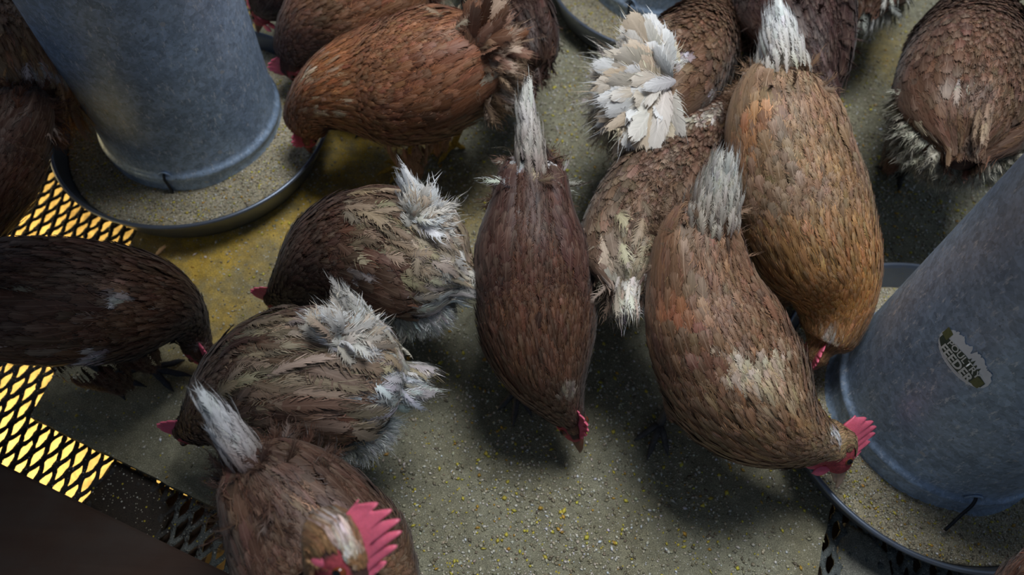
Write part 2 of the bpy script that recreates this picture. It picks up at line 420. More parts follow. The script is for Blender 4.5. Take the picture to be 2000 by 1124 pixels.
    Lf = lambda t: np.interp(t, xs, np.array([.015, .021, .026, .022, .024, .016, .009, .006])*fs)
    Wf = lambda t: np.interp(t, xs, np.array([.0095, .0105, .0112, .0098, .0062, .0046, .0038, .0032])*fs)
    t, th = sow(.002, t_hc+.010*k, Lf, Wf)
    pos = sf.pos(t, th)
    q = pos-hc; qf = q@F/k; qu = q@U/k
    dist = np.linalg.norm(q, axis=1)
    facem = (dist < .036*k) & (((qf > -.007) & (qu < .012)) | (qf > .009))
    keep = ~facem & (pos[:, 2] > .02)
    t, th, pos = t[keep], th[keep], pos[keep]; n = len(t)
    ln = Lf(t)*(1+.15*rng.standard_normal(n)); wd = Wf(t)*(1+.12*rng.standard_normal(n))
    lift = np.interp(t, [0, t_sh, t_hd], [.16, .13, .12])+.05*rng.standard_normal(n)
    lift = np.abs(lift)*(1+.6*np.clip(-np.sin(th), 0, 1))
    c = paint(t, th, pos)
    fray = np.interp(t, [0, t_sh*.8, t_sh+.03], [.75, .62, .42])+.25*np.clip(-np.sin(th), 0, 1)
    surf_feathers(coat, sf, t, th, ln, wd, lift, .16*rng.standard_normal(n), c, fray, np.clip(pale*(1+.5*rng.standard_normal(n)), 0, 1.3), prof=WPROF, off=.0008+.0048*np.exp(-((t-t_sh-.018)/.045)**2)*(np.sin(th) > -.6)*wing)
    # ---- cushion of long loose feathers over the rump
    if cushion:
        cn, cspan, cl, cw, clift, ccol = cushion[:6]
        thc = cushion[6] if len(cushion) > 6 else math.pi/2; ths = cushion[7] if len(cushion) > 7 else 1.0
        tq = rng.random(cn)**1.35; t = tq*cspan*sf.len; th = thc+ths*rng.standard_normal(cn)
        pos = sf.pos(t, th)
        lift = clift*(.35+.9*rng.random(cn))
        surf_feathers(coat, sf, t, th, cl*(1+.25*rng.standard_normal(cn)), cw*(1+.2*rng.standard_normal(cn)), lift, .42*rng.standard_normal(cn),
                      (lambda k_: paint(t, th, pos, ccol, .22)*(1-k_)+paint(t, th, pos)*k_)(np.clip(tq*.95-.18+.22*rng.standard_normal(cn), 0, 1)[:, None]), .8, .25, off=.004, curl=clift*.85, barbs=16)
    # ---- downy fluff behind and below the tail
    if fluff is None: fluff = dict(c=pal.get('fluff', pal.get('belly', pal['back'])), n=260, L=.035, dz=-.3)
    if fluff:
        cn = fluff['n']; t = rng.random(cn)*.16*sf.len; th = -math.pi/2+1.15*rng.standard_normal(cn)
        if 'th' in fluff: th = fluff['th']+np.clip(fluff.get('ths', .8)*rng.standard_normal(cn), fluff.get('lo', -1.6), 1.6); t = (.02+rng.random(cn)*fluff.get('span', .2))*sf.len
        pos = sf.pos(t, th); cen = sf.P[8]
        out = nrm(pos-cen-.3*sf.T[6]*np.linalg.norm(pos-cen, axis=1)[:, None]); d = nrm(out*1.0-sf.T[5]*.30+np.array([0, 0, fluff.get('dz', -.2)])+.25*rng.standard_normal((cn, 3)))
        free_feathers(coat, pos-out*.004, d, out, fluff['L']*(1+.2*rng.standard_normal(cn)), .011*(1+.2*rng.standard_normal(cn)), .5+.3*rng.standard_normal(cn),
                      paint(t, np.zeros(cn)+1.5, pos, fluff['c'], .10), 1.0, .2, barbs=14)
    # thigh feathers (around the drumsticks)
    for sd in (-1, 1):
        ci = int(120*.36); hp = sf.P[ci]+side*sd*sf.a[ci]*.5
        if feet and (sd+1)//2 < len(feet): g = at(*feet[(sd+1)//2][:2], .10); hp = hp*.4+g*.6
        m = 160; tt = rng.random(m); z = .085+.10*tt; rr = .010+.030*tt; aa = rng.random(m)*2*math.pi
        pr = np.stack([hp[0]+rr*np.cos(aa), hp[1]+rr*np.sin(aa), z], -1)
        free_feathers(coat, pr, np.stack([np.cos(aa)*.15, np.sin(aa)*.15, -np.ones(m)], -1), np.stack([np.cos(aa), np.sin(aa), 0*aa+.2], -1), .026, .010, .2,
                      jit(pal.get('belly', pal['back']), .15, m), .8, .2)
    coat.build('plumage', root)
    # ---- wings
    if wing:
        for sgn, nm in ((1, 'wing'), (-1, 'wing')):
            w = Coat(); s0, s1 = t_sh*wing0, t_sh*1.02
            tc0 = .36 if sgn > 0 else math.pi-.36
            def yy(th): return (th-.36)/.72 if sgn > 0 else (math.pi-.36-th)/.72
            def hx(x): x = np.clip(x, 0.001, .999); return np.clip((x**.55)*((1-x)**.32)*1.75, 0, 1)
            def bf(t, th):
                x = (t-s0)/(s1-s0); y = yy(th); h = hx(x)
                r = np.clip(1.15-np.abs(y)/np.maximum(h, .08), 0, 1); return .010*size*np.clip(r*2.2, 0, 1)*np.clip(x*6+.9, 0, 1)*np.clip((1.0-x)*1.1, 0, 1)**1.3
            lf = lambda t: np.interp((t-s0)/(s1-s0), [0, .5, 1], [.050, .036, .020])*fs
            wf = lambda t: np.interp((t-s0)/(s1-s0), [0, .5, 1], [.019, .017, .012])*fs
            a0, a1 = (-.45, 1.15) if sgn > 0 else (math.pi-1.15, math.pi+.45)
            t, th = sow(s0, s1, lf, wf, a0, a1, row=.26, colp=.5)
            kk = (np.abs(yy(th)) < hx((t-s0)/(s1-s0))) & ((t-s0)/(s1-s0) < .93-.22*rng.random(len(t))**2-.12*np.abs(yy(th))); t, th = t[kk], th[kk]; pos = sf.pos(t, th); n = len(t)
            # long flight feathers first (low edge)
            m = 9; tp = s0+(s1-s0)*np.linspace(.42, .60, m); hp = (.36-np.linspace(-.05, .62, m)); hp = hp if sgn > 0 else math.pi-hp
            pp = sf.pos(tp, hp)
            wc = wcol if wcol is not None else pal.get('wing', pal['back'])
            surf_feathers(w, sf, tp, hp, np.full(m, .44*(s1-s0))*np.linspace(1, .8, m), np.full(m, .019), np.full(m, .03)+.02*rng.random(m), sgn*np.linspace(-.02, -.14, m), paint(tp, hp*0+.5, pp, wc, .1, spots=False), .18, .25, bf, off=.004)
            if n:
                surf_feathers(w, sf, t, th, lf(t)*(1+.1*rng.standard_normal(n)), wf(t)*(1+.1*rng.standard_normal(n)), .09+.03*rng.standard_normal(n), .10*rng.standard_normal(n),
                              paint(t, np.abs(np.sin(th))+.3, pos, wc), .38, np.clip(pale*.8*(1+.5*rng.standard_normal(n)), 0, 1.2), bf, off=.0004+.0020*np.clip((1-(t-s0)/(s1-s0))*3, 0, 1))
            w.build(nm, root)
    # ---- tail
    if tail:
        tw = Coat(); tip = at(*tail['tip']); b0 = sf.pos(np.array([t_sh*tail.get('root', .10)]), np.array([math.pi/2]))[0]-np.array([0, 0, .012])
        D = tip-b0; Lt = np.linalg.norm(D); D = D/Lt
        up = np.array([0, 0, 1.]); sdv = nrm(np.cross(D, up)); vert = np.cross(sdv, D)
        m = tail.get('n', 14); sv = tail.get('sv', .32); sw = tail.get('sw', .10)
        for i in range(m):
            sgn = 1 if i % 2 else -1; f = (i//2)/(max(1, m//2-1))
            d = D+vert*(-sv*f*1.3)+sdv*sgn*(sw*(.15+f))
            r0 = b0+sdv*sgn*(.003+.008*f)-vert*f*.016
            free_feathers(tw, r0, d, sdv*sgn+vert*.55*(1-.5*f), Lt*(1-.25*f)*(1+.04*rng.standard_normal()), tail.get('W', .026), .12+.10*rng.random(), jit(tail['c0'], .08, 1), .25+.2*rng.random(), .3, jit(tail['c1'], .06, 1))
        # coverts hugging the tail
        m = int(tail.get('cov', 130)*1.6); f = rng.random(m); aa = rng.random(m)*2*math.pi; rw = (tail.get('rw', .022))*(1-.72*f)
        pr = b0+D*(f*Lt*.80)[:, None]+sdv*(np.cos(aa)*rw)[:, None]+vert*((np.sin(aa)*.9-.5)*rw*1.4)[:, None]
        out = sdv*np.cos(aa)[:, None]+vert*(np.sin(aa)*1.0+.1)[:, None]
        dd = D+out*.10+.08*rng.standard_normal((m, 3))
        tt = f[:, None]; cc = np.array(tail['c0'])*(1-tt)+np.array(tail['c1'])*tt
        free_feathers(tw, pr, dd, out, rng.normal(.034, .007, m), .0085, .15+.35*rng.random(m)*tail.get('curl', 1), jit(cc, .14, m), .75, .3, np.clip(cc*.5+np.array(tail['c1'])*.5, 0, 1), barbs=12)
        if tail.get('base'):
            cc = np.array(tail['base'])
        tw.build('tail', root)
    # ---- broad fan of tail feathers seen from its side
    if tailfan:
        tw = Coat(); rt = at(*tailfan['root']); tips = np.array([at(*q) for q in tailfan['tips']]); K_ = len(tips)
        view = nrm(CAM-rt) if tailfan.get('face') is None else nrm(np.array(tailfan['face'], float))
        for lay, (fr_, hh) in enumerate(tailfan.get('lay', ((1.0, 0), (.8, .004), (.62, .009), (.45, .014)))):
            m = int(tailfan['n']*(1.15-.12*lay)); u = np.sort(rng.random(m))*(K_-1); i0 = np.minimum(u.astype(int), K_-2); f = (u-i0)[:, None]
            tp = tips[i0]*(1-f)+tips[i0+1]*f; d = tp-rt; Ln = np.linalg.norm(d, axis=1)
            r0 = rt+d*.06+view*hh+.006*rng.standard_normal((m, 3)); cc = np.array([tailfan['cols'][k] for k in rng.integers(0, len(tailfan['cols']), m)])
            pn_ = nrm(view+tailfan.get('mess', .35)*rng.standard_normal((m, 3))); w_ = tailfan.get('W', .022)*(1+.2*rng.standard_normal(m))*(1-.1*lay)
            free_feathers(tw, r0, nrm(d+.12*Ln[:, None]*rng.standard_normal((m, 3))+view*tailfan.get('rise', .25)*Ln[:, None]), pn_, Ln*fr_*(1+.08*rng.standard_normal(m)), w_, tailfan.get('curl', .8)+.35*rng.standard_normal(m),
                          jit(cc*.85, .12, m), tailfan.get('fray', .5), .35, np.clip(cc*1.15, 0, .9), barbs=16)
        tw.build('tail' if not tail else 'tail_coverts', root)
    # ---- comb
    nC, nR = 40, 6; fx = np.linspace(.021, -.024, nC)*k; x01 = np.linspace(0, 1, nC)
    hgt = combh*k*np.sin(np.pi*np.clip(.10+.82*x01, 0, 1))**.6*(1.08-serr+serr*np.abs(np.sin(np.pi*(x01*6.2+.15)))**.8)
    crown = np.interp(fx/k, [-.024, -.012, 0, .011, .021], [.016, .018, .0175, .0125, .006])*k
    rows = []
    for r in range(nR):
        f = r/(nR-1); wob = .0022*k*math.sin(3*f)*np.sin(x01*7+seed)*f
        cen = hc+F*(fx-.006*k*f)[:, None]+U*(crown-.003+hgt*f)[:, None]+Sd*(wob+lean*f*f*.02*k)[:, None]
        rows.append((cen, (.0030*k)*(1-.72*f**1.5)*np.sin(np.pi*np.clip(.06+.88*x01, 0, 1))**.5))
    Vc = np.concatenate([np.concatenate([c+Sd*w[:, None] for c, w in rows]), np.concatenate([c-Sd*w[:, None] for c, w in rows])])
    g = grid_faces(nR, nC, wrap=False); Fc = [g, g[:, ::-1]+nR*nC]
    i = np.arange(nC-1); o = (nR-1)*nC; M2 = nR*nC
    Fc.append(np.stack([o+i, o+i+1, M2+o+i+1, M2+o+i], -1)); Fc.append(np.stack([i, M2+i, M2+i+1, i+1], -1))
    r_ = np.arange(nR-1)*nC
    Fc.append(np.stack([r_, r_+nC, M2+r_+nC, M2+r_], -1)); Fc.append(np.stack([r_+nC-1, M2+r_+nC-1, M2+r_+2*nC-1, r_+2*nC-1], -1))
    mesh_np('comb', Vc, np.concatenate(Fc), COMB, root)
    # ---- beak: upper and lower mandible
    bp = np.array([hc+F*.014*k+U*.001*k, hc+F*.022*k+U*.0012*k, hc+F*.030*k-U*.0005*k, hc+F*.037*k-U*.003*k, hc+F*.041*k-U*.0062*k])
    bq, _, _ = smooth_path(bp, 12); Vb, Fb = tube_np(bq, np.interp(np.linspace(0, 1, 12), [0, .3, .7, 1], [.0082, .0066, .0036, .0006])*k, 12)
    lp = np.array([hc+F*.014*k-U*.004*k, hc+F*.024*k-U*.0045*k, hc+F*.034*k-U*.006*k])
    Vl, Fl = tube_np(smooth_path(lp, 8)[0], np.linspace(.0058, .001, 8)*k, 10)
    Vj, Fj = join([(Vb, Fb), (Vl, Fl)]); mesh_np('beak', Vj, Fj, beakm or BEAK, root)
    # ---- wattles, ear lobes, eyes
    th = np.linspace(0, 2*math.pi, 14, endpoint=False)
    for sd in (-1, 1):
        Vw = []
        for j in range(10):
            f = j/9; rr = math.sin(math.pi*min(1, .08+.9*f))**.7*(.35+.65*f)
            cen = hc+F*(.013-.004*f)*k+U*(-.008-.020*f)*k+Sd*sd*(.005+.0015*f)*k
            Vw.append(cen+F*(np.cos(th)*.0075*k*rr)[:, None]+Sd*(np.sin(th)*.0024*k*rr)[:, None]+U*(-.002*k*np.cos(th*3))[:, None]*.3)
        Vw = [np.repeat(Vw[0].mean(0)[None], 14, 0)]+Vw+[np.repeat(Vw[-1].mean(0)[None]-U*.002*k, 14, 0)]
        mesh_np('wattle', np.concatenate(Vw), grid_faces(12, 14), COMB, root)
        bm = bmesh.new(); bmesh.ops.create_uvsphere(bm, u_segments=14, v_segments=10, radius=1)
        Mx = Matrix(((F[0], U[0], Sd[0], 0), (F[1], U[1], Sd[1], 0), (F[2], U[2], Sd[2], 0), (0, 0, 0, 1)))
        c0 = hc-F*.008*k-U*.004*k+Sd*sd*.0152*k
        bmesh.ops.transform(bm, verts=bm.verts, matrix=Matrix.Translation(Vector(c0)) @ Mx @ Matrix.Diagonal((.0055*k, .0065*k, .003*k, 1)))
        bm_obj('ear_lobe', bm, COMB, root)
        bm = bmesh.new(); bmesh.ops.create_uvsphere(bm, u_segments=20, v_segments=14, radius=.0048*k)
        for f_ in bm.faces:
            if f_.calc_center_median().z*sd > .0040*k: f_.material_index = 1
        c0 = hc+F*.0035*k+U*.0042*k+Sd*sd*.0138*k
        bmesh.ops.transform(bm, verts=bm.verts, matrix=Matrix.Translation(Vector(c0)) @ Mx)
        bm_obj('eye', bm, [IRIS, PUPIL], root)
    return root
# ------------------------------------------------------------------ setting materials
def floor_material(name, base0, base1, stain=True, fine=1.0):
    m, nt, b = mat(name); co = objco(nt)
    n1 = noise(nt, co, 7, 5, .6); n2 = noise(nt, co, 60, 4, .7); n3 = noise(nt, co, 700, 2, .6)
    c = mixc(nt, ramp(nt, n1, [(.32, 0.), (.68, 1.)]), base0, base1)
    c = mixc(nt, 1., c, ramp(nt, n2, [(.3, .72), (.7, 1.28)]), 'MULTIPLY')
    c = mixc(nt, 1., c, ramp(nt, n3, [(.3, .45), (.5, .95), (.72, 1.7)]), 'MULTIPLY')
    if stain:
        geo = N(nt, 'ShaderNodeSeparateXYZ'); L(nt, co, geo.inputs[0])
        acc = None
        for (x, y, r, st_) in STAINS:
            dx = math_n(nt, 'SUBTRACT', geo.outputs[0], float(x)); dy = math_n(nt, 'SUBTRACT', geo.outputs[1], float(y))
            d = math_n(nt, 'SQRT', math_n(nt, 'ADD', math_n(nt, 'MULTIPLY', dx, dx), math_n(nt, 'MULTIPLY', dy, dy)))
            f = math_n(nt, 'MULTIPLY', math_n(nt, 'SUBTRACT', 1., math_n(nt, 'DIVIDE', d, r), clamp=True), st_)
            acc = f if acc is None else math_n(nt, 'MAXIMUM', acc, f)
        f = math_n(nt, 'MULTIPLY', acc, ramp(nt, noise(nt, co, 22, 5, .7), [(.32, .25), (.62, 1.6)]), clamp=True)
        c = mixc(nt, f, c, mixc(nt, 1., c, (2.5, 1.75, .42), 'MULTIPLY'))
    # small flecks of ground feed
    for sc, th, cols in ((520, .93, (.46, .42, .33)), (330, .965, (.55, .53, .48)), (300, .975, (.46, .36, .03))):
        v = voro(nt, co, sc*fine); sp = N(nt, 'ShaderNodeSeparateColor'); L(nt, v.outputs['Color'], sp.inputs[0])
        f = math_n(nt, 'MULTIPLY', math_n(nt, 'GREATER_THAN', sp.outputs[0], th), math_n(nt, 'LESS_THAN', v.outputs['Distance'], .38))
        c = mixc(nt, f, c, cols)
    L(nt, c, b.inputs['Base Color']); b.inputs['Roughness'].default_value = .78
    h = math_n(nt, 'ADD', n3, math_n(nt, 'MULTIPLY', n2, 1.5)); bump(nt, b, h, .7, .0012)
    return m
STAINS = [(*at(390, 490, 0)[:2], .17, 1.0), (*at(620, 400, 0)[:2], .12, .85), (*at(700, 280, 0)[:2], .16, 1.0), (*at(560, 440, 0)[:2], .12, .8), (*at(440, 620, 0)[:2], .13, .6), (*at(880, 420, 0)[:2], .14, .35), (*at(1690, 90, 0)[:2], .15, .4)]
STAINS = [(float(a), float(b), c, d) for a, b, c, d in STAINS]
FLOORM = floor_material('feed_dusted_board', (.20, .178, .108), (.275, .262, .182))
FEEDM = floor_material('ground_feed', (.33, .275, .17), (.41, .355, .25), stain=False)
CAKEM = floor_material('caked_feed', (.20, .19, .15), (.28, .275, .23), stain=False)
CAKED = floor_material('caked_dark_dirt', (.022, .014, .009), (.034, .024, .016), stain=False)

def galvanised():
    m, nt, b = mat('galvanised_steel'); co = objco(nt)
    v = voro(nt, co, 95); v2 = voro(nt, co, 260); n = noise(nt, co, 9, 5, .65); n2 = noise(nt, co, 240, 3, .7)
    mp = N(nt, 'ShaderNodeMapping'); mp.inputs['Scale'].default_value = (1, 1, .35); mp.inputs['Rotation'].default_value = (.5, .6, .3); L(nt, co, mp.inputs[0])
    scr = noise(nt, mp.outputs[0], 170, 4, .8)
    sp = N(nt, 'ShaderNodeSeparateColor'); L(nt, v.outputs['Color'], sp.inputs[0]); sp2 = N(nt, 'ShaderNodeSeparateColor'); L(nt, v2.outputs['Color'], sp2.inputs[0])
    c = mixc(nt, ramp(nt, n, [(.3, 0.), (.7, 1.)]), (.25, .345, .49), (.40, .51, .66))
    g = math_n(nt, 'ADD', .70, math_n(nt, 'ADD', math_n(nt, 'MULTIPLY', sp.outputs[0], .34), math_n(nt, 'MULTIPLY', sp2.outputs[0], .34)))
    cc = N(nt, 'ShaderNodeCombineColor')
    for i in range(3): L(nt, g, cc.inputs[i])
    c = mixc(nt, 1., c, cc.outputs[0], 'MULTIPLY')
    c = mixc(nt, ramp(nt, scr, [(.57, 0.), (.66, .9)]), c, (.72, .78, .86))       # pale scuffs
    c = mixc(nt, ramp(nt, n2, [(.28, .75), (.36, 0.)]), c, (.07, .09, .12))        # dark pits
    v3 = voro(nt, co, 34); sp3 = N(nt, 'ShaderNodeSeparateColor'); L(nt, v3.outputs['Color'], sp3.inputs[0])
    f = math_n(nt, 'MULTIPLY', math_n(nt, 'GREATER_THAN', sp3.outputs[0], .86), math_n(nt, 'LESS_THAN', math_n(nt, 'ADD', v3.outputs['Distance'], math_n(nt, 'MULTIPLY', n2, .25)), .24))
    c = mixc(nt, f, c, (.50, .54, .60))
    L(nt, c, b.inputs['Base Color']); b.inputs['Metallic'].default_value = .30
    L(nt, ramp(nt, n2, [(.2, .38), (.8, .62)]), b.inputs['Roughness']); bump(nt, b, math_n(nt, 'ADD', n2, n), .12, .001)
    return m
GALV = galvanised()
def pan_steel():
    m, nt, b = mat('worn_pan_steel'); co = objco(nt)
    n = noise(nt, co, 12, 5, .65); n2 = noise(nt, co, 150, 4, .7)
    c = mixc(nt, n, (.11, .13, .17), (.22, .25, .31)); c = mixc(nt, ramp(nt, n2, [(.55, 0.), (.72, .6)]), c, (.20, .20, .18))
    L(nt, c, b.inputs['Base Color']); b.inputs['Metallic'].default_value = .65; b.inputs['Roughness'].default_value = .36
    bump(nt, b, n2, .1, .001)
    return m
PANM = pan_steel()
WIRE = simple('dark_wire', (.03, .034, .042), .4, .6, nscale=200)
MESHM = floor_material('dusty_expanded_steel', (.030, .027, .026), (.05, .045, .04), stain=False)
MESHG = floor_material('feed_coated_expanded_steel', (.10, .115, .11), (.15, .16, .15), stain=False)

# ------------------------------------------------------------------ floor
def poly_slab(name, pts, z0, z1, m, parent=None, cuts=0):
    bm = bmesh.new(); vs = [bm.verts.new((p[0], p[1], z1)) for p in pts]; f = bm.faces.new(vs)
    ex = bmesh.ops.extrude_face_region(bm, geom=[f]); bmesh.ops.translate(bm, verts=[g for g in ex['geom'] if isinstance(g, bmesh.types.BMVert)], vec=(0, 0, z0-z1))
    bmesh.ops.triangulate(bm, faces=[f_ for f_ in bm.faces if len(f_.verts) > 4])
    return bm_obj(name, bm, m, parent, smooth=False)
FP = [at(58, 815, 0)[:2], at(460, 1010, 0)[:2], np.array([.02, .088]), np.array([.10, -.10]), np.array([.29, -.10]), at(1597, 1124, 0)[:2], at(1620, 1000, 0)[:2], np.array([.53, .45]), np.array([2.0, .40]), np.array([2.0, 2.6]), np.array([-.30, 2.6]), at(269, 450, 0)[:2]]
def jag(pts):
    out = []
    for i in range(len(pts)):
        a, b = pts[i], pts[(i+1) % len(pts)]; n = max(1, int(np.linalg.norm(b-a)/.02)) if np.linalg.norm(b-a) < .5 else 1
        for k in range(n): out.append(a+(b-a)*k/n+(rng.standard_normal(2)*.0008 if k else 0))
    return out
o = poly_slab('floor', jag(FP), -.018, 0, FLOORM); tag(o, kind='structure', label='grey-brown feed-dusted floor board of the coop')

def inpoly(x, y, poly):
    c = np.zeros(len(x), bool); n = len(poly)
    for i in range(n):
        x1, y1 = poly[i]; x2, y2 = poly[(i+1) % n]
        t = ((y1 > y) != (y2 > y)) & (x < (x2-x1)*(y-y1)/((y2-y1) if y2 != y1 else 1e-9)+x1); c ^= t
    return c
# expanded metal: diamond lattice of flat strands under the boards
ZM = -.022
o_ = at(59.4, 845, ZM)[:2]; Av = (at(59.4+12, 845+5.9, ZM)-at(59.4-12, 845-5.9, ZM))[:2]; Bv = (at(59.4-22.8, 845+29, ZM)-at(59.4+22.8, 845-29, ZM))[:2]
def expanded(name, region, m, half=.0026, notin=None):
    Vs, n = [], 0
    R_ = np.array(region); corners = np.array([p for p in R_])
    inv = np.linalg.inv(np.stack([Av, Bv], 1)); uv = (corners-o_)@inv.T
    i0, j0 = np.floor(uv.min(0)).astype(int)-1; i1, j1 = np.ceil(uv.max(0)).astype(int)+1
    segs = []
    for i in range(i0, i1+1):
        for j in range(j0, j1+1):
            for (oi, oj) in ((0, 0), (.5, .5)):
                c = o_+Av*(i+oi)+Bv*(j+oj)
                l, t = c-Av/2, c-Bv/2; r = c+Av/2
                segs += [(l, t), (t, r)]
    a = np.array([s[0] for s in segs]); b = np.array([s[1] for s in segs]); mid = (a+b)/2
    k = inpoly(mid[:, 0], mid[:, 1], region)
    if notin is not None: k &= ~inpoly(mid[:, 0], mid[:, 1], notin)
    a, b = a[k], b[k]; ns = len(a)
    d = b-a; ln = np.linalg.norm(d, axis=1, keepdims=True); d = d/ln; p = np.stack([-d[:, 1], d[:, 0]], 1)
    K = 7; f = np.linspace(-.04, 1.04, K); wv = half*(1+.55*(np.abs(f-.5)*2)**2.5)
    rows = []
    for kk in range(K):
        c = a+(b-a)*f[kk]+p*0
        z = ZM+.0012*math.cos(math.pi*f[kk]*2)
        w = wv[kk]*(1+.18*rng.standard_normal((ns, 1)))
        for sx_, sz_ in ((-1, -.0014), (-1, .0010), (0, .0019), (1, .0012), (1, -.0014)):
            rows.append(np.c_[c+p*w*sx_, np.full(ns, z+sz_)])
    V = np.stack(rows, 1).reshape(-1, 3)
    g = grid_faces(K, 5)
    Fq = (g[None]+np.arange(ns)[:, None, None]*K*5).reshape(-1, 4)
    return mesh_np(name, V, Fq, m, smooth=False)
left_region = [(-1.45, .05), (-.36, .02), (-.36, .24), (-.48, .30), (-.60, .34), (-.52, .80), (-.52, 1.25), (-1.45, 1.25)]
tag(expanded('expanded_metal_floor', left_region, MESHM), kind='structure', label='dark expanded-metal grating beside the board, lit yellow from beneath')
tag(expanded('expanded_metal_floor', [(-.42, .02), (-.10, .00), (-.10, .15), (-.30, .23), (-.42, .28)], MESHG, .0030), kind='structure', label='grey dusty expanded-metal grating below the board edge at the bottom')
tag(expanded('expanded_metal_floor', [(.36, .02), (1.1, .02), (1.1, .42), (.47, .42)], MESHG, .0034), kind='structure', label='feed-coated grating under the rim of the right feeder')
# clods of caked feed over the grating
def cake(name, pts, z, m, label, hgt=.006):
    pts = [np.array(p[:2]) for p in pts]; c = sum(pts)/len(pts); out = jag([p for p in pts])
    bm = bmesh.new(); K = len(out); rings = []
    for f, h in ((1.0, -.006), (.985, -.001), (.93, hgt*.7), (.75, hgt), (.5, hgt), (.25, hgt)):
        rings.append([bm.verts.new((*(c+(p-c)*f*(1+.02*random.gauss(0, 1))), z+h+random.gauss(0, .0006))) for p in out])
    for a, b in zip(rings, rings[1:]):
        for i in range(K): bm.faces.new((a[i], a[(i+1) % K], b[(i+1) % K], b[i]))
    cc = bm.verts.new((*c, z+hgt))
    for i in range(K): bm.faces.new((rings[-1][i], rings[-1][(i+1) % K], cc))
    o = bm_obj(name, bm, m); return tag(o, label, 'dried feed', kind='stuff')
cake('caked_feed', [at(1652, 1020, ZM), at(1700, 1045, ZM), at(1738, 1085, ZM), at(1748, 1140, ZM), at(1640, 1150, ZM), at(1634, 1060, ZM)], ZM-.003, CAKEM, 'grey-green patch of feed caked on the grating by the right pan')
cake('caked_dirt', [at(222, 898, ZM), at(300, 935, ZM), at(330, 1000, ZM), at(300, 1075, ZM), at(235, 1040, ZM), at(158, 985, ZM)], ZM-.001, CAKED, 'dark brown dirt clogging the grating beside the wooden beam', .004)

WOODM, nt, b = mat('dark_wood'); co = objco(nt)
mp = N(nt, 'ShaderNodeMapping'); mp.inputs['Rotation'].default_value = (0, 0, math.radians(20)); mp.inputs['Scale'].default_value = (2, 30, 30); L(nt, co, mp.inputs[0])
n_ = noise(nt, mp.outputs[0], 3, 6, .6); n2_ = noise(nt, co, 14, 4, .6)
c_ = mixc(nt, n_, (.030, .013, .007), (.072, .034, .018)); c_ = mixc(nt, ramp(nt, n2_, [(.4, 0.), (.7, .6)]), c_, (.065, .050, .040))
L(nt, c_, b.inputs['Base Color']); b.inputs['Roughness'].default_value = .7; bump(nt, b, n_, .4, .002)
# wooden beam at the lower left (along the board direction)
pa, pb = at(-40, 886, .05)[:2], at(430, 1113, .05)[:2]; dr = nrm(pb-pa); pn = np.array([dr[1], -dr[0]])
bm = bmesh.new()
q4 = [pa-dr*.9, pb+dr*.35, pb+dr*.35+pn*.14, pa-dr*.9+pn*.14]
vs = [bm.verts.new((*p, .05)) for p in q4]; f = bm.faces.new(vs)
ex = bmesh.ops.extrude_face_region(bm, geom=[f]); bmesh.ops.translate(bm, verts=[g for g in ex['geom'] if isinstance(g, bmesh.types.BMVert)], vec=(0, 0, -.07))
bmesh.ops.bevel(bm, geom=bm.edges[:], offset=.003, segments=2, affect='EDGES')
o = bm_obj('wooden_beam', bm, WOODM, smooth=False); tag(o, 'dark brown wooden beam crossing the lower left corner above the grating', 'wooden beam')
# joist below the grating, hides the ground beneath
q4 = [at(222, 905, -.06)[:2], at(436, 1003, -.06)[:2], at(385, 1150, -.06)[:2], at(150, 1010, -.06)[:2]]
o = poly_slab('under_grate_slab', q4, -.16, -.055, WOODM); tag(o, 'dark joist under the grating below the board edge', 'joist', kind='structure')

LITM, nt, b = mat('straw_litter'); co = objco(nt)
n_ = noise(nt, co, 40, 5, .7); n2_ = noise(nt, co, 9, 3, .6)
L(nt, mixc(nt, ramp(nt, n2_, [(.35, 0.), (.65, 1.)]), mixc(nt, ramp(nt, n_, [(.3, 0.), (.7, 1.)]), (.22, .13, .035), (.66, .50, .19)), mixc(nt, n_, (.36, .25, .07), (.70, .55, .24))), b.inputs['Base Color'])
b.inputs['Roughness'].default_value = .9; bump(nt, b, n_, .8, .01)
o = poly_slab('under_grate_slab', [(.37, -.05), (1.2, -.05), (1.2, .36), (.46, .36)], -.13, -.075, WOODM); tag(o, 'dark slab added under the grating below the right feeder to keep its gaps black', 'joist', kind='structure')  # added dark slab, makes the grating openings above it look unlit
o = poly_slab('shade_panel', [(-.05, .50), (-.07, .69), (-.38, .79), (-2.2, 1.03), (-2.2, -.4), (-.36, .22)], 1.06, 1.09, WOODM); tag(o, 'unseen dark wooden panel added above camera height to shade the left side', 'light_blocker', kind='structure')  # panel added out of view to cast shade over the left side
bm = bmesh.new(); bmesh.ops.create_grid(bm, x_segments=60, y_segments=60, size=2.2)
for v in bm.verts: v.co.z = -.5+random.gauss(0, .006)
o = bm_obj('litter_ground', bm, LITM); tag(o, kind='structure', label='yellow straw litter ground under the coop')

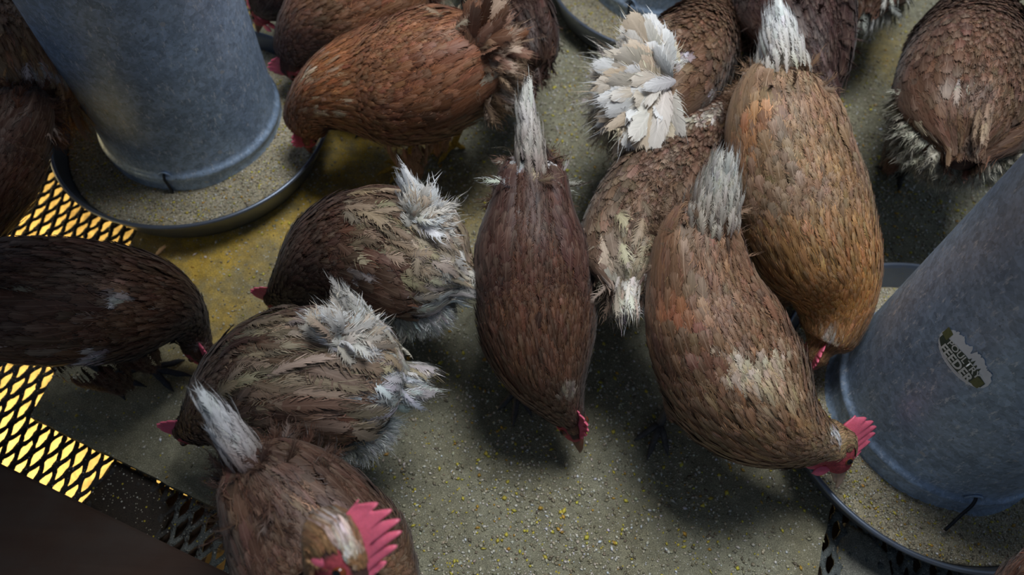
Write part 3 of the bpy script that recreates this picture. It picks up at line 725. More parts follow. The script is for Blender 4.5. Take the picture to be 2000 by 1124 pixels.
# ------------------------------------------------------------------ loose grain (uncountable)
OCT = nrm(np.array([[1, 0, 0], [0, 1, 0], [-1, 0, 0], [0, -1, 0], [0, 0, 1], [0, 0, -1.]])); OCT[:4] *= 1
OF = np.array([[0, 1, 4], [1, 2, 4], [2, 3, 4], [3, 0, 4], [1, 0, 5], [2, 1, 5], [3, 2, 5], [0, 3, 5]])
GRM, nt, b = mat('feed_grain'); a_ = N(nt, 'ShaderNodeAttribute', attribute_name='fc'); L(nt, a_.outputs['Color'], b.inputs['Base Color']); b.inputs['Roughness'].default_value = .6
GC = np.array([(.42, .37, .26), (.55, .50, .37), (.68, .64, .55), (.29, .25, .16), (.62, .52, .07), (.55, .32, .05), (.78, .78, .80), (.18, .15, .10)])
def grains(name, P, label, smin=.0009, smax=.0027, probs=(.22, .24, .14, .18, .055, .02, .05, .09), parent=None):
    n = len(P); sz = smin+(smax-smin)*rng.random(n)**2.2
    ci = rng.choice(8, n, p=np.array(probs)/sum(probs)); col = jit(GC[ci], .12, n); sz = np.where((ci == 4) | (ci == 5), sz*1.15+.0003, sz)
    a = rng.random(n)*2*math.pi; sc = np.stack([sz*(1+.6*rng.random(n)), sz*(.7+.3*rng.random(n)), sz*(.5+.3*rng.random(n))], -1)
    v = OCT[None]*(1+.22*rng.standard_normal((n, 6, 1)))*sc[:, None]
    ca, sa = np.cos(a)[:, None], np.sin(a)[:, None]
    V = np.stack([v[..., 0]*ca-v[..., 1]*sa, v[..., 0]*sa+v[..., 1]*ca, v[..., 2]], -1)+P[:, None]; V[..., 2] += (sz*.35)[:, None]
    Fq = (OF[None]+np.arange(n)[:, None, None]*6).reshape(-1, 3)
    o = mesh_np(name, V.reshape(-1, 3), Fq, GRM, parent, {'fc': ('FLOAT_COLOR', np.concatenate([np.repeat(col[:, None], 6, 1), np.ones((n, 6, 1))], 2).reshape(-1, 4))}, smooth=False)
    return tag(o, label, 'feed', kind='stuff') if parent is None else o
n = 230000; P = np.stack([rng.uniform(-.70, 1.35, n), rng.uniform(.10, 1.75, n), np.zeros(n)], -1)
P = P[inpoly(P[:, 0], P[:, 1], [tuple(p) for p in FP])]
dn = .55+.30*np.sin(P[:, 0]*9+1.3)*np.sin(P[:, 1]*8+.5)+.2*np.sin(P[:, 0]*31+P[:, 1]*23); dn *= np.clip((P[:, 0]+.50)*2.2, .10, 1)
pp = proj(P); dn = np.where((pp[:, 0] < -40) | (pp[:, 0] > 2040) | (pp[:, 1] < -60) | (pp[:, 1] > 1180), dn*.15, dn)
P = P[rng.random(len(P)) < dn]
grains('scattered_feed', P, 'pale and yellow crumbs of feed scattered over the floor board')

# ------------------------------------------------------------------ feeders
def lathe(prof, cx, cy, seg=160):
    prof = np.array(prof); a = np.arange(seg)*2*math.pi/seg
    V = np.stack([cx+prof[:, 0:1]*np.cos(a), cy+prof[:, 0:1]*np.sin(a), np.repeat(prof[:, 1:2], seg, 1)], -1).reshape(-1, 3)
    return V, grid_faces(len(prof), seg)
def feeder(c, label, hook_px, slope, seam=2.0, hooks=()):
    cx, cy = c; t = empty('poultry_feeder', (cx, cy, 0), label=label, cat='poultry feeder', group='galvanised hanging feeders')
    prof = [(.1345, .028), (.1465, .030), (.1472, .036), (.1460, .041), (.1412, .045), (.1400, .052), (.1408, .056), (.1395, .060), (.1392, .071), (.1400, .0745), (.1422, .0775), (.1428, .0805), (.1422, .0835), (.1398, .0865), (.1375, .089), (.1368, .095), (.1365, .12), (.1362, .30), (.1360, .47), (.1375, .473), (.1375, .477), (.1355, .478), (.1340, .474), (.1340, .40), (.1340, .10), (.1345, .028)]
    mesh_np('tube', *lathe(prof, cx, cy), GALV, t)
    pan = [(.002, .0005), (.19, .0005), (.1945, .003), (.1985, .012), (.2165, .056), (.2170, .0605), (.2195, .0600), (.2218, .0620), (.2222, .0648), (.2205, .0672), (.2175, .0676), (.2155, .0655), (.2145, .058), (.1965, .014), (.190, .004), (.002, .004)]
    mesh_np('pan', *lathe(pan, cx, cy), PANM, t)
    # lap seam of the tube
    zz = np.linspace(.09, .47, 12); sa = seam
    V = []
    for z in zz:
        for da, dr_ in ((-.012, .0002), (-.009, .0012), (.030, .0014), (.034, .0001)): V.append((cx+(.1366+dr_)*math.cos(sa+da), cy+(.1366+dr_)*math.sin(sa+da), z))
    mesh_np('seam', np.array(V), grid_faces(12, 4, wrap=False), GALV, t)
    # adjusting hook through a slot
    for (hx_, hy_, ex_, ey_) in hook_px:
        p0 = ray_cyl(hx_, hy_, cx, cy, .1375); ang = math.atan2(p0[1]-cy, p0[0]-cx); rd = np.array([math.cos(ang), math.sin(ang), 0])
        p1 = at(ex_, ey_, .052)
        pts = [p0-rd*.008+[0, 0, .003], p0+rd*.002+[0, 0, .003], p0+rd*.005-[0, 0, .001], (p0+rd*.005)*.5+p1*.5+[0, 0, .001], p1]
        pq, _, _ = smooth_path(np.array(pts), 20); mesh_np('hook', *tube_np(pq, np.full(20, .0021), 10), WIRE, t)
        # slot lip
        V, Fq = tube_np(smooth_path(np.array([p0+rd*.001+np.cross(rd, [0, 0, 1.])*x+[0, 0, y] for x, y in ((-.010, -.003), (-.006, .005), (0, .008), (.006, .005), (.010, -.003))]), 16)[0], np.full(16, .0016), 8)
        mesh_np('slot_lip', V, Fq, GALV, t)
    # feed in the pan: uneven ring
    seg, K = 220, 26; V = []
    z0, amp, aa = slope
    r_ = np.linspace(.130, .2125, K); th = np.arange(seg)*2*math.pi/seg
    RR, TT = np.meshgrid(r_, th, indexing='ij')
    def hz(R, T):
        z = z0+amp*np.cos(T-aa)+.0025*np.sin(T*3+R*60)+.0018*np.sin(T*7+1)*np.sin(R*140)-.010*np.clip((R-.195)/.018, 0, 1)**2+.004*np.clip((.16-R)/.02, 0, 1)
        return np.minimum(z, .061)
    Z = hz(RR, TT)
    rim = np.minimum(RR, .1965+(Z-.014)/.044*.018-.0005)
    V = np.stack([cx+rim*np.cos(TT), cy+rim*np.sin(TT), Z], -1).reshape(-1, 3)
    fo = mesh_np('poultry_feed', V, grid_faces(K, seg), FEEDM); tag(fo, 'tan ground feed filling the pan of the '+label.split(' feeder')[0]+' feeder', 'feed', kind='stuff')
    n = 15000; R = np.sqrt(rng.uniform(.137**2, .209**2, n)); T = rng.uniform(0, 2*math.pi, n); z = hz(R, T)
    k = R < .1965+(z-.014)/.044*.018-.002; R, T, z = R[k], T[k], z[k]
    grains('poultry_feed_crumbs', np.stack([cx+R*np.cos(T), cy+R*np.sin(T), z], -1), 'crumbs of grain on the feed in the pan of the '+label.split(' feeder')[0]+' feeder', .0006, .0019, (.30, .28, .13, .13, .045, .02, .015, .08))
    return t
def ray_cyl(px, py, cx, cy, r):
    d = (px-1000)*RGT-(py-562)*UPV+F_PX*FWD; d = d/np.linalg.norm(d)
    ox, oy = CAM[0]-cx, CAM[1]-cy; A_ = d[0]**2+d[1]**2; B_ = 2*(ox*d[0]+oy*d[1]); C_ = ox*ox+oy*oy-r*r
    t = (-B_-math.sqrt(max(B_*B_-4*A_*C_, 0)))/(2*A_); return CAM+d*t
FL, FR, FT = (-.5366, .8378), (.5842, .4146), (.2532, 1.2810)
feeder(FL, 'grey galvanised feeder at the upper left with feed heaped in its pan', [(322, 343, 338, 377)], (.046, .008, -.6), 2.2)
fr = feeder(FR, 'grey galvanised feeder at the right with a torn paper sticker', [(1903, 972, 1846, 1036)], (.036, .006, -2.2), .2)
feeder(FT, 'grey galvanised feeder at the top edge, mostly out of view', [(1232, 5, 1224, 50)], (.045, .004, -1.5), 1.0)
# torn sticker on the right tube
r0 = .1364+.0006; pc = ray_cyl(1878, 703, *FR, r0); a0 = math.atan2(pc[1]-FR[1], pc[0]-FR[0]); zc = pc[2]
def cyl(x, y, h=0): return np.array([FR[0]+(r0+h)*math.cos(a0+x/r0), FR[1]+(r0+h)*math.sin(a0+x/r0), zc+y])
STW = simple('sticker_paper', (.86, .88, .90), .6, nscale=120, var=.12); STG = simple('sticker_green', (.06, .085, .062), .6, nscale=300, var=.3); STO = simple('sticker_olive', (.17, .18, .07), .6, nscale=300, var=.3)
STL = simple('sticker_lettering', (.82, .83, .78), .6, nscale=300, var=.15)
def strip(xs, top, bot, h, name, m, parent):
    V = [];
    for x, a, b in zip(xs, top, bot):
        for k in range(7): V.append(cyl(x, (b+(a-b)*k/6)*1.45, h))
    V = np.array(V); return mesh_np(name, V, grid_faces(len(xs), 7, wrap=False), m, parent)
nx = 70; xs = np.linspace(-.034, .034, nx); u_ = xs/.034
top = .0165*np.sqrt(np.clip(1-np.abs(u_)**2.2, 0, 1))*(1-.25*np.exp(-((u_+.25)/.10)**2)-.35*np.exp(-((u_-.02)/.05)**2))+.0008*rng.standard_normal(nx); bot = -.0150*np.sqrt(np.clip(1-np.abs(u_)**2.6, 0, 1))+.0002*rng.standard_normal(nx)
st_o = strip(xs, top, bot, 0, 'sticker', STW, fr)
import mathutils
def text_on_tube(s, x0, y0, size, h, m, name, offset=0., sx_=1.0):
    cu = bpy.data.curves.new(name, 'FONT'); cu.body = s; cu.size = size; cu.offset = offset; cu.align_x = 'CENTER'; cu.resolution_u = 3
    ob = bpy.data.objects.new(name, cu); COL.objects.link(ob)
    dg = bpy.context.evaluated_depsgraph_get(); me = bpy.data.meshes.new_from_object(ob.evaluated_get(dg))
    bpy.data.objects.remove(ob); bpy.data.curves.remove(cu)
    me.name = name
    for v in me.vertices: v.co = Vector(cyl(x0+v.co.x*sx_, (y0+v.co.y+ARC(x0+v.co.x*sx_))*1.45, h))-fr.location
    me.materials.clear(); me.materials.append(m); o = bpy.data.objects.new(name, me); COL.objects.link(o); o.parent = fr; return o
def ARC(x): return .0016-3.0*x*x
strip(np.linspace(-.031, .031, 30), [ARC(x)+.0045-1.0*abs(x)*.1 for x in np.linspace(-.031, .031, 30)], [-.0118*math.sqrt(max(0, 1-(x/.036)**2)) for x in np.linspace(-.031, .031, 30)], .0002, 'sticker_print', STG, fr)
strip(np.linspace(-.033, -.024, 10), [.0085-.1*abs(x+.028) for x in np.linspace(-.033, -.024, 10)], [-.001]*10, .0003, 'sticker_print', STO, fr)
strip(np.linspace(.021, .030, 10), [.0005]*10, [-.0095+.2*abs(x-.026) for x in np.linspace(.021, .030, 10)], .0003, 'sticker_print', STO, fr)
text_on_tube('POULTRY', .001, -.0022, .0090, .0006, STL, 'lettering', .00015, 1.15)
text_on_tube('FEEDER', -.001, -.0118, .0118, .0006, STL, 'lettering', .0004, 1.12)
# little leafy emblem at the right of the lettering
strip(np.linspace(.004, .020, 14), [.0058+.003*math.sin(i*1.9)+.0025*math.exp(-((i-3)/1.5)**2) for i in range(14)], [.0008]*14, .0004, 'sticker_print', STG, fr)

DROP = simple('dropping', (.018, .016, .014), .5, nscale=200)
for (x, y, r, lb) in ((1664, 97, .007, 'dark round dropping on the floor beside the dark hen, upper of two'), (1655, 128, .007, 'dark round dropping on the floor beside the dark hen, lower of two')):
    p = at(x, y, .003); bm = bmesh.new(); bmesh.ops.create_icosphere(bm, subdivisions=3, radius=r)
    for v in bm.verts: v.co = v.co*(1+.10*math.sin(v.co.x*900)*math.sin(v.co.y*700)); v.co.z *= .45
    bmesh.ops.translate(bm, verts=bm.verts, vec=p); o = bm_obj('dropping', bm, DROP); tag(o, lb, 'dropping', 'droppings on the floor')
# ------------------------------------------------------------------ hens
# centre hen, seen from above, pecking towards the bottom
build_hen('hen', 'dark brown hen in the middle with white tail tip and bright pink comb, head down', [(1037, 318, .280, 30, 1.0), (1038, 350, .272, 46, 1.0), (1038, 400, .262, 53, 1.0), (1037, 440, .250, 80, 1.0), (1039, 490, .235, 98, 1.0), (1044, 560, .212, 106, 1.0), (1050, 640, .190, 103, .95), (1062, 705, .165, 89, .95), (1082, 760, .135, 62, .95), (1102, 797, .112, 38, .95)],
    6.2, (1116, 825, .085), (1137, 885, .055), (1142, 818, .125),
    dict(back=(.078, .030, .022), rump=(.080, .033, .024), shoulder=(.105, .041, .024), neck=(.125, .050, .027), head=(.11, .05, .03), belly=(.14, .07, .05), wing=(.080, .031, .025)),
    tail=dict(tip=(1028, 182, .345), c0=(.22, .14, .10), c1=(.70, .66, .60), n=12, sw=.05, sv=.26, W=.022, rw=.020, root=.2),
    blobs=[(1010, 350, 8, WH, 24, 20), (1045, 352, 8, TA, 26, -15), (1030, 330, 14, CR, 30), (986, 356, 11, GW), (1084, 354, 11, WH), (1017, 432, 6, GW, 14), (975, 392, 10, GW, 12), (1110, 775, 16, CR, 12)], feet=[(1012, 762, -95), (1080, 735, -90)], pale=.30, seed=1, lean=.2, headscale=1.15, combh=.027)
# right-hand hens
build_hen('hen', 'light brown hen with cream flecked neck and red comb over the right pan rim', [(1376, 425, .290, 44, 1.0), (1363, 470, .280, 64, 1.0), (1363, 524, .268, 78, 1.0), (1374, 585, .248, 102, 1.0), (1392, 640, .234, 122, 1.0), (1415, 692, .220, 130, .98), (1450, 755, .205, 130, .95), (1495, 808, .185, 104, .95), (1545, 840, .165, 74, .95), (1588, 858, .148, 50, .95), (1612, 868, .138, 40, 1)],
    6.4, (1630, 882, .128), (1646, 960, .085), (1720, 866, .128),
    dict(back=(.215, .105, .062), rump=(.25, .13, .08), shoulder=(.23, .115, .065), neck=(.30, .15, .07), head=(.33, .20, .11), belly=(.20, .11, .07), wing=(.20, .095, .055)),
    tail=dict(tip=(1418, 318, .375), c0=(.45, .34, .25), c1=(.76, .72, .64), n=12, sw=.14, sv=.26, W=.024, rw=.034, root=.18, base=1),
    blobs=[(1455, 745, 36, (.64, .54, .40), 36, 20), (1510, 780, 60, (.50, .36, .22), 40, 25), (1490, 755, 30, (.62, .50, .36), 60, 60), (1330, 650, 36, (.32, .12, .055)), (1640, 855, 12, WH, 14), (1445, 690, 60, (.22, .12, .08), 12, 40), (1570, 845, 22, (.42, .24, .10), 14)], feet=[(1288, 830, -110), (1420, 800, -80)], pale=.55, seed=2, combh=.028, headscale=1.25, beakm=BEAKP)
build_hen('hen', 'golden brown hen with white tail, head down in the right pan', [(1524, 145, .292, 36, 1.0), (1522, 190, .285, 70, 1.0), (1530, 250, .272, 98, 1.0), (1543, 315, .255, 106, 1.0), (1568, 400, .232, 120, .98), (1594, 480, .213, 108, .95), (1620, 530, .190, 94, .95), (1632, 585, .165, 74, .95), (1628, 632, .145, 58, .95), (1612, 664, .126, 44, 1)],
    5.3, (1594, 692, .110), (1562, 745, .070), (1592, 735, .150),
    dict(back=(.27, .155, .095), rump=(.30, .17, .10), shoulder=(.36, .18, .075), neck=(.55, .22, .040), head=(.34, .17, .08), belly=(.20, .11, .065), wing=(.26, .15, .09)),
    tail=dict(tip=(1522, 18, .36), c0=(.50, .42, .32), c1=(.84, .84, .82), n=14, sw=.16, sv=.22, W=.026, rw=.036, root=.16),
    blobs=[(1480, 300, 42, (.38, .17, .07)), (1610, 230, 30, (.34, .18, .10)), (1612, 672, 17, (.62, .56, .48), 12), (1590, 420, 90, (.29, .18, .115), 50)], feet=[(1545, 640, -100), (1650, 560, -90)], pale=.85, seed=3)
build_hen('hen', 'brown hen with a drooping pale tail end beside the centre hen', [(1222, 555, .235, 46, 1.0), (1222, 505, .232, 68, 1.0), (1246, 430, .215, 84, 1.0), (1292, 355, .205, 90, 1.0), (1345, 290, .19, 80, 1.0), (1395, 240, .165, 58, 1.0), (1430, 215, .13, 40, 1.0), (1450, 205, .10, 28, 1)],
    3.6, (1462, 200, .075), (1480, 190, .04), (1450, 180, .11),
    dict(back=(.155, .085, .06), rump=(.38, .29, .21), shoulder=(.13, .065, .045), neck=(.13, .06, .04), head=(.12, .06, .04), belly=(.26, .18, .13), wing=(.17, .10, .07)),
    tail=dict(tip=(1228, 590, .245), c0=(.42, .33, .25), c1=(.74, .68, .60), n=8, sw=.2, sv=.2, W=.024, rw=.028, cov=90, root=.3),
    blobs=[(1225, 560, 20, (.78, .72, .64), 42), (1190, 500, 22, (.45, .36, .28), 60), (1235, 470, 14, (.16, .08, .05), 20), (1385, 225, 34, (.60, .52, .44), 12, -30), (1310, 300, 25, (.26, .18, .13), 10, -40)], feet=[(1200, 470, 60), (1330, 420, 60)], pale=.6, seed=4,
    cushion=(120, .18, .038, .013, .25, (.42, .33, .25)))
build_hen('hen', 'brown hen at the top with a broad cream tail fan, facing away', [(1232, 225, .255, 48, 1.1), (1262, 190, .255, 72, 1.05), (1305, 148, .235, 88, 1.0), (1345, 105, .215, 84, 1.0), (1372, 55, .190, 62, .95), (1388, 5, .16, 44, .95), (1398, -40, .13, 32, 1)],
    3.4, (1402, -70, .10), (1408, -110, .06), (1402, -80, .14),
    dict(back=(.17, .080, .045), rump=(.48, .36, .24), shoulder=(.17, .080, .045), neck=(.18, .080, .042), head=(.15, .07, .04), belly=(.45, .37, .29), wing=(.17, .085, .05)),
    tailfan=dict(root=(1300, 165, .285), tips=[(1275, 48, .33), (1205, 55, .33), (1170, 110, .32), (1165, 180, .30), (1185, 250, .28), (1245, 300, .26), (1300, 290, .26)], n=46, W=.036, mess=.16, fray=.3, cols=[(.62, .57, .50), (.60, .52, .42), (.66, .64, .61), (.54, .43, .31)], curl=.7),
    blobs=[(1215, 150, 42, (.74, .68, .60), 75, 10), (1240, 240, 55, (.66, .55, .42), 30), (1330, 108, 24, (.80, .78, .78), 12, 5), (1385, 178, 20, (.74, .72, .74), 9, -30), (1290, 200, 22, (.22, .12, .07), 60)], feet=[(1240, 260, 70), (1360, 200, 70)], pale=.5, seed=5,
    cushion=(120, .25, .040, .018, .40, (.50, .38, .27), 2.3, .7), fluff=dict(c=(.66, .62, .58), n=700, L=.052, dz=-.35, th=-math.pi/2-.5, ths=.9, span=.2))
build_hen('hen', 'very dark brown hen at the top edge behind the white tail', [(1610, 175, .22, 16, 1.0), (1600, 140, .235, 38, 1.0), (1575, 80, .235, 78, 1.0), (1550, 10, .22, 104, 1.0), (1535, -60, .20, 100, 1.0), (1530, -130, .17, 70, 1.0), (1530, -190, .13, 40, 1)],
    4.0, (1530, -230, .10), (1530, -270, .06), (1530, -230, .14),
    dict(back=(.060, .026, .024), rump=(.055, .024, .022), shoulder=(.06, .026, .022), belly=(.05, .022, .018)),
    tail=dict(tip=(1620, 196, .225), c0=(.055, .022, .020), c1=(.060, .024, .020), n=10, sw=.15, sv=.3, W=.024, rw=.022), pale=.35, seed=6)
build_hen('hen', 'brown hen at the far right edge facing away, with whitish fluff below its tail', [(1880, 285, .245, 78, 1.0), (1882, 235, .245, 108, 1.0), (1888, 170, .240, 118, 1.0), (1892, 105, .225, 104, 1.0), (1897, 50, .215, 76, 1.0), (1902, 5, .21, 52, 1.0), (1906, -40, .20, 40, 1)],
    3.3, (1910, -75, .19), (1912, -120, .16), (1905, -90, .24),
    dict(back=(.15, .072, .045), rump=(.17, .085, .052), shoulder=(.135, .062, .040), neck=(.11, .047, .03), belly=(.15, .07, .045), wing=(.14, .065, .042)),
    tail=dict(tip=(1912, 292, .295), c0=(.16, .08, .05), c1=(.36, .24, .16), n=8, sw=.10, sv=.25, W=.026, rw=.018, cov=60, root=.55),
    blobs=[(1865, 155, 13, (.5, .42, .36)), (1895, 155, 7, (.6, .5, .4)), (1795, 205, 8, (.5, .36, .26)), (1905, 285, 22, (.34, .22, .15), 28)], feet=[(1755, 345, 100), (1930, 330, 100)], leg=(.02, .02, .022), pale=.5, seed=7,
    fluff=dict(c=(.46, .42, .38), n=1500, L=.028, dz=-.35, th=-math.pi/2, ths=1.0, span=.16))
build_hen('hen', 'red brown hen with pale speckled neck, side on, pecking into the left pan', [(960, 95, .255, 52, 1.2), (920, 115, .25, 88, 1.1), (860, 138, .235, 112, 1.05), (795, 158, .22, 118, 1.0), (730, 163, .21, 104, .95), (672, 170, .205, 84, .95), (628, 188, .185, 62, .9), (606, 215, .155, 46, .95), (600, 240, .125, 36, 1)],
    3.8, (601, 262, .108), (606, 305, .066), (572, 282, .120),
    dict(back=(.27, .092, .040), rump=(.30, .115, .058), shoulder=(.31, .12, .058), neck=(.36, .115, .030), head=(.32, .12, .05), belly=(.30, .145, .085), wing=(.235, .082, .038)),
    tailfan=dict(root=(905, 110, .275), tips=[(905, 5, .34), (950, -12, .35), (998, 20, .34), (1016, 70, .32), (1010, 120, .29), (990, 150, .26)], n=20, W=.026, cols=[(.24, .11, .06), (.30, .16, .10), (.40, .27, .19), (.22, .10, .06)], curl=.5),
    blobs=[(905, 45, 22, (.50, .38, .28), 8, -35), (980, 165, 26, (.48, .40, .34), 20), (920, 170, 26, (.42, .32, .24), 10)]+[(576+i*15+random.uniform(-4, 4)+j*3, 125+j*24+random.uniform(-6, 6), 3.6, (.60, .44, .28), 8, 70) for i in range(6) for j in range(5) if (i+j) % 2 == 0 or random.random() < .35],
    feet=[(792, 322, 200), (885, 285, 200)], leg=YEL, pale=.40, seed=8, fluff=dict(c=(.28, .17, .115), n=420, L=.04, dz=-.3))
build_hen('hen', 'red brown hen behind the speckled one, head lowered beside the left feeder', [(800, -40, .24, 60, 1.0), (745, -10, .235, 80, 1.0), (690, 15, .22, 84, 1.0), (640, 30, .205, 76, .95), (602, 55, .18, 60, .95), (580, 85, .15, 44, .95), (573, 110, .125, 32, 1)],
    2.6, (572, 132, .105), (576, 165, .065), (545, 125, .12),
    dict(back=(.21, .085, .04), rump=(.19, .08, .04), shoulder=(.22, .10, .055), neck=(.18, .062, .032), head=(.10, .036, .03), belly=(.10, .04, .03)), pale=.45, seed=9)
build_hen('hen', 'dark hen behind the left feeder, only its red face and neck showing', [(600, -120, .22, 60, 1.0), (575, -75, .21, 70, 1.0), (550, -35, .19, 60, 1.0), (530, -5, .165, 40, 1.0), (520, 10, .145, 30, 1)],
    2.0, (512, 28, .125), (500, 60, .09), (495, 5, .14), dict(back=(.075, .030, .022), belly=(.05, .02, .015)), pale=.2, seed=10)
build_hen('hen', 'very dark brown hen behind the tail of the speckled-necked red brown hen', [(1040, 130, .20, 22, 1.2), (1035, 90, .215, 40, 1.1), (1012, 40, .21, 66, 1.0), (985, -15, .20, 74, 1.0), (955, -70, .18, 60, 1.0), (930, -115, .14, 36, 1)],
    2.8, (915, -145, .11), (900, -170, .07), (900, -150, .14),
    dict(back=(.050, .020, .016), rump=(.045, .018, .014), belly=(.040, .016, .012)), pale=.2, seed=11, feet=[(1035, 150, 120), (970, 120, 120)])
build_hen('hen', 'brown hen behind the left feeder, white fluff band, warm under-light painted on its belly', [(105, 185, .20, 55, 1.1), (85, 140, .225, 74, 1.1), (55, 80, .23, 82, 1.0), (28, 15, .22, 82, 1.0), (5, -50, .21, 66, 1.0), (-15, -110, .2, 44, 1)],
    3.0, (-25, -150, .19), (-40, -200, .17), (-30, -160, .25),
    dict(back=(.34, .16, .08), rump=(.36, .16, .07), shoulder=(.32, .16, .09), belly=(.50, .21, .06), wing=(.32, .16, .09)),  # orange belly and fluff carry the warm under-floor glow in their colour
    blobs=[(72, 112, 62, (.60, .55, .52), 18, -4), (95, 150, 40, (.38, .24, .15), 20)], pale=.5, seed=12, fluff=dict(c=(.50, .24, .08), n=420, L=.05, dz=-.45), feet=[(70, 130, 100), (30, 110, 100)])
build_hen('hen', 'almost black hen at the left edge beside the left pan', [(48, 190, .24, 30, 1.1), (40, 225, .235, 50, 1.1), (8, 280, .22, 70, 1.05), (-28, 350, .21, 76, 1.0), (-66, 420, .19, 66, 1.0), (-95, 470, .15, 44, 1)],
    3.2, (-100, 510, .12), (-120, 540, .08), (-130, 500, .14),
    dict(back=(.050, .018, .010), rump=(.04, .015, .01), shoulder=(.06, .02, .01), belly=(.085, .026, .010)), feet=[(-50, 330, -100), (-60, 380, -100)], blobs=[(26, 255, 4, (.3, .28, .26), 10), (85, 235, 8, (.3, .25, .22), 8)], pale=.15, seed=13)
build_hen('hen', 'dark brown hen at the left with white flecked wing, pecking the floor board', [(-60, 575, .25, 76, 1.0), (10, 585, .245, 102, 1.0), (85, 590, .24, 114, 1.0), (165, 588, .225, 114, 1.0), (235, 590, .205, 104, .95), (295, 592, .18, 84, .95), (338, 605, .15, 58, .95), (366, 632, .115, 40, .95), (378, 658, .09, 29, 1)],
    4.4, (389, 684, .068), (411, 728, .028), (405, 690, .10),
    dict(back=(.068, .026, .016), rump=(.08, .030, .018), shoulder=(.085, .035, .020), neck=(.050, .020, .013), head=(.07, .03, .02), belly=(.060, .022, .014), wing=(.075, .028, .016)),
    blobs=[(128, 598, 15, (.60, .55, .57), 10, -60), (95, 570, 20, (.30, .20, .15), 8), (255, 592, 21, (.56, .52, .52), 12, -30), (275, 565, 18, (.28, .16, .11), 8), (315, 600, 12, (.5, .45, .42), 4, 30), (205, 695, 30, (.50, .45, .47), 18, -30), (195, 620, 10, (.3, .24, .2), 6), (390, 680, 14, (.42, .36, .34), 9), (110, 670, 80, (.26, .22, .19), 2.5, 5), (265, 487, 22, (.22, .15, .12), 4, 50)],
    feet=[(300, 725, 0), (215, 735, -10)], pale=.32, seed=14, leg=(.035, .035, .04))
build_hen('hen', 'dark brown hen with fluffy white tail, upper of the two fluffy-tailed hens', [(848, 528, .205, 100, 1.1), (800, 508, .212, 112, 1.1), (738, 485, .215, 112, 1.0), (682, 488, .205, 106, .95), (635, 505, .190, 86, .92), (597, 535, .165, 60, .92), (570, 560, .135, 41, .95), (556, 572, .115, 32, 1)],
    3.6, (543, 584, .095), (520, 606, .055), (512, 578, .105),
    dict(back=(.105, .046, .030), rump=(.30, .21, .14), shoulder=(.085, .036, .024), neck=(.075, .030, .020), head=(.045, .018, .015), belly=(.20, .12, .075), wing=(.105, .046, .030)),
    tail=dict(tip=(790, 338, .325), c0=(.66, .60, .52), c1=(.84, .83, .82), n=8, sw=.22, sv=.30, W=.024, rw=.026, cov=90, root=.06, curl=2.5),
    tailfan=dict(root=(812, 430, .285), tips=[(780, 352, .33), (835, 372, .33), (890, 420, .31), (912, 480, .28), (905, 545, .25)], n=22, W=.018, cols=[(.70, .65, .58), (.52, .41, .30), (.80, .78, .76), (.60, .51, .40), (.66, .60, .52)], curl=1.1, fray=.8),
    blobs=[(850, 470, 60, (.40, .30, .21), 90, 10), (820, 410, 26, (.72, .66, .58), 34), (850, 500, 30, (.62, .55, .46), 26), (862, 590, 76, (.70, .70, .70), 62), (677, 532, 11, (.82, .80, .80), 14, 60), (905, 560, 30, (.55, .54, .54), 40)], feet=[(720, 560, 190), (800, 600, 190)], pale=.42, seed=15, wing0=.24, brk=(1.0, 1.0),
    cushion=(620, .40, .038, .015, .42, (.50, .39, .28), 1.1, 1.0), fluff=dict(c=(.60, .60, .60), n=1500, L=.026, dz=-.4, th=math.pi+.9, ths=.8, lo=-.7, span=.18))
build_hen('hen', 'brown hen with bluish white rump fluff, lower of the two fluffy-tailed hens', [(712, 748, .215, 108, 1.1), (655, 742, .230, 118, 1.1), (595, 742, .225, 128, 1.02), (530, 745, .212, 120, .98), (475, 765, .195, 96, .95), (430, 795, .17, 68, .95), (398, 822, .14, 44, .95), (383, 832, .12, 34, 1)],
    3.6, (370, 842, .10), (345, 868, .06), (338, 830, .125),
    dict(back=(.125, .060, .040), rump=(.34, .25, .18), shoulder=(.095, .042, .028), neck=(.085, .036, .022), head=(.07, .03, .02), belly=(.17, .10, .07), wing=(.105, .048, .034)),
    tail=dict(tip=(672, 572, .345), c0=(.60, .52, .42), c1=(.74, .70, .63), n=6, sw=.24, sv=.30, W=.022, rw=.026, cov=90, root=.06, curl=3.0),
    tailfan=dict(root=(660, 665, .30), tips=[(590, 620, .33), (620, 590, .345), (680, 575, .35), (735, 615, .33), (775, 670, .30), (770, 740, .27), (700, 780, .26)], n=30, W=.017, cols=[(.62, .55, .46), (.44, .33, .24), (.80, .78, .76), (.52, .42, .32), (.70, .66, .60)], curl=1.5, fray=.8),
    blobs=[(645, 640, 52, (.80, .78, .74), 44), (700, 690, 60, (.34, .24, .165), 60), (738, 775, 74, (.76, .77, .80), 95), (600, 800, 60, (.40, .30, .23), 12, -15), (545, 640, 26, (.45, .36, .36), 10, -20), (600, 700, 50, (.24, .15, .10), 46)], feet=[(500, 800, 190), (620, 830, 190)], pale=.55, seed=16, wing0=.30, brk=(1.0, 1.0),
    cushion=(760, .50, .042, .015, .42, (.44, .34, .25), 1.1, 1.0), fluff=dict(c=(.72, .73, .76), n=1900, L=.027, dz=-.4, th=math.pi+.8, ths=.8, lo=-.75, span=.20))
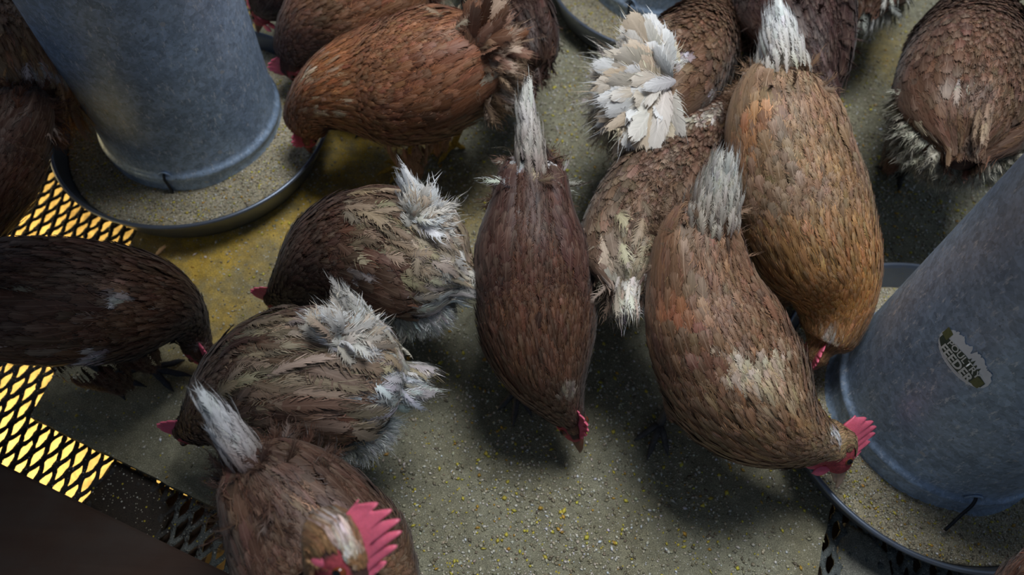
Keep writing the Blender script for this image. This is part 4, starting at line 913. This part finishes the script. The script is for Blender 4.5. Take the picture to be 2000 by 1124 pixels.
build_hen('hen', 'brown hen nearest the camera at the bottom, head raised, big blurred pink comb', [(490, 905, .31, 48, 1.0), (520, 940, .30, 78, 1.0), (565, 995, .285, 118, 1.0), (610, 1060, .27, 150, 1.0), (650, 1135, .26, 158, .95), (690, 1200, .275, 130, .9), (690, 1200, .325, 88, .9), (672, 1155, .375, 70, .95), (662, 1115, .400, 60, 1)],
    3.8, (672, 1092, .422), (735, 1230, .400), (790, 1045, .450),
    dict(back=(.115, .056, .040), rump=(.14, .075, .052), shoulder=(.10, .046, .032), neck=(.15, .075, .042), head=(.26, .13, .06), belly=(.06, .025, .016), wing=(.10, .046, .032)),
    tail=dict(tip=(410, 797, .375), c0=(.20, .12, .085), c1=(.80, .80, .80), n=8, sw=.08, sv=.15, W=.013, rw=.017, cov=90, root=.12),
    blobs=[(684, 1070, 20, (.62, .56, .50), 34), (640, 1010, 30, (.34, .2, .11), 20)], pale=.35, seed=17, combh=.031, serr=.55, headscale=1.15, leg=LEG)
build_hen('hen', 'reddish brown back of a hen just entering the bottom right corner', [(2170, 1135, .25, 60, 1.0), (2120, 1160, .24, 96, 1.0), (2065, 1200, .22, 98, 1.0), (2020, 1245, .2, 86, 1.0), (1990, 1285, .17, 58, 1)],
    2.6, (1975, 1310, .14), (1960, 1335, .1), (1970, 1305, .18), dict(back=(.13, .048, .032), belly=(.1, .04, .03)), pale=.4, seed=18, feet=[(2150, 1230, -90), (2090, 1280, -90)])
build_hen('hen', 'brown hen at the top right edge, only its white rump fluff in view', [(1700, 10, .19, 28, 1.0), (1712, -30, .20, 55, 1.0), (1725, -80, .20, 70, 1.0), (1740, -140, .18, 60, 1.0), (1750, -190, .15, 36, 1)],
    2.6, (1755, -220, .12), (1760, -250, .08), (1750, -220, .16), dict(back=(.10, .045, .032), rump=(.10, .045, .03), belly=(.4, .38, .38)), pale=.3, seed=19, fluff=dict(c=(.50, .49, .50), n=300, L=.04, dz=-.5))

# a loose feather lying on the floor by the left pan
p0 = at(303, 500, .003); fe = Coat()
free_feathers(fe, p0, nrm(at(314, 487, .012)-p0), np.array([0, 0, 1.]), .026, .009, .3, np.array([[.62, .40, .24]]), .3, .4)
o = mesh_np('feather', np.concatenate(fe.V), np.concatenate(fe.F), FEATHER, None, {'fc': ('FLOAT_COLOR', np.concatenate(fe.c)), 'fv': ('FLOAT_VECTOR', np.concatenate(fe.v)), 'fp': ('FLOAT_VECTOR', np.concatenate(fe.p))}, origin=p0)
tag(o, 'small orange tan feather lying on the floor below the left pan', 'feather')
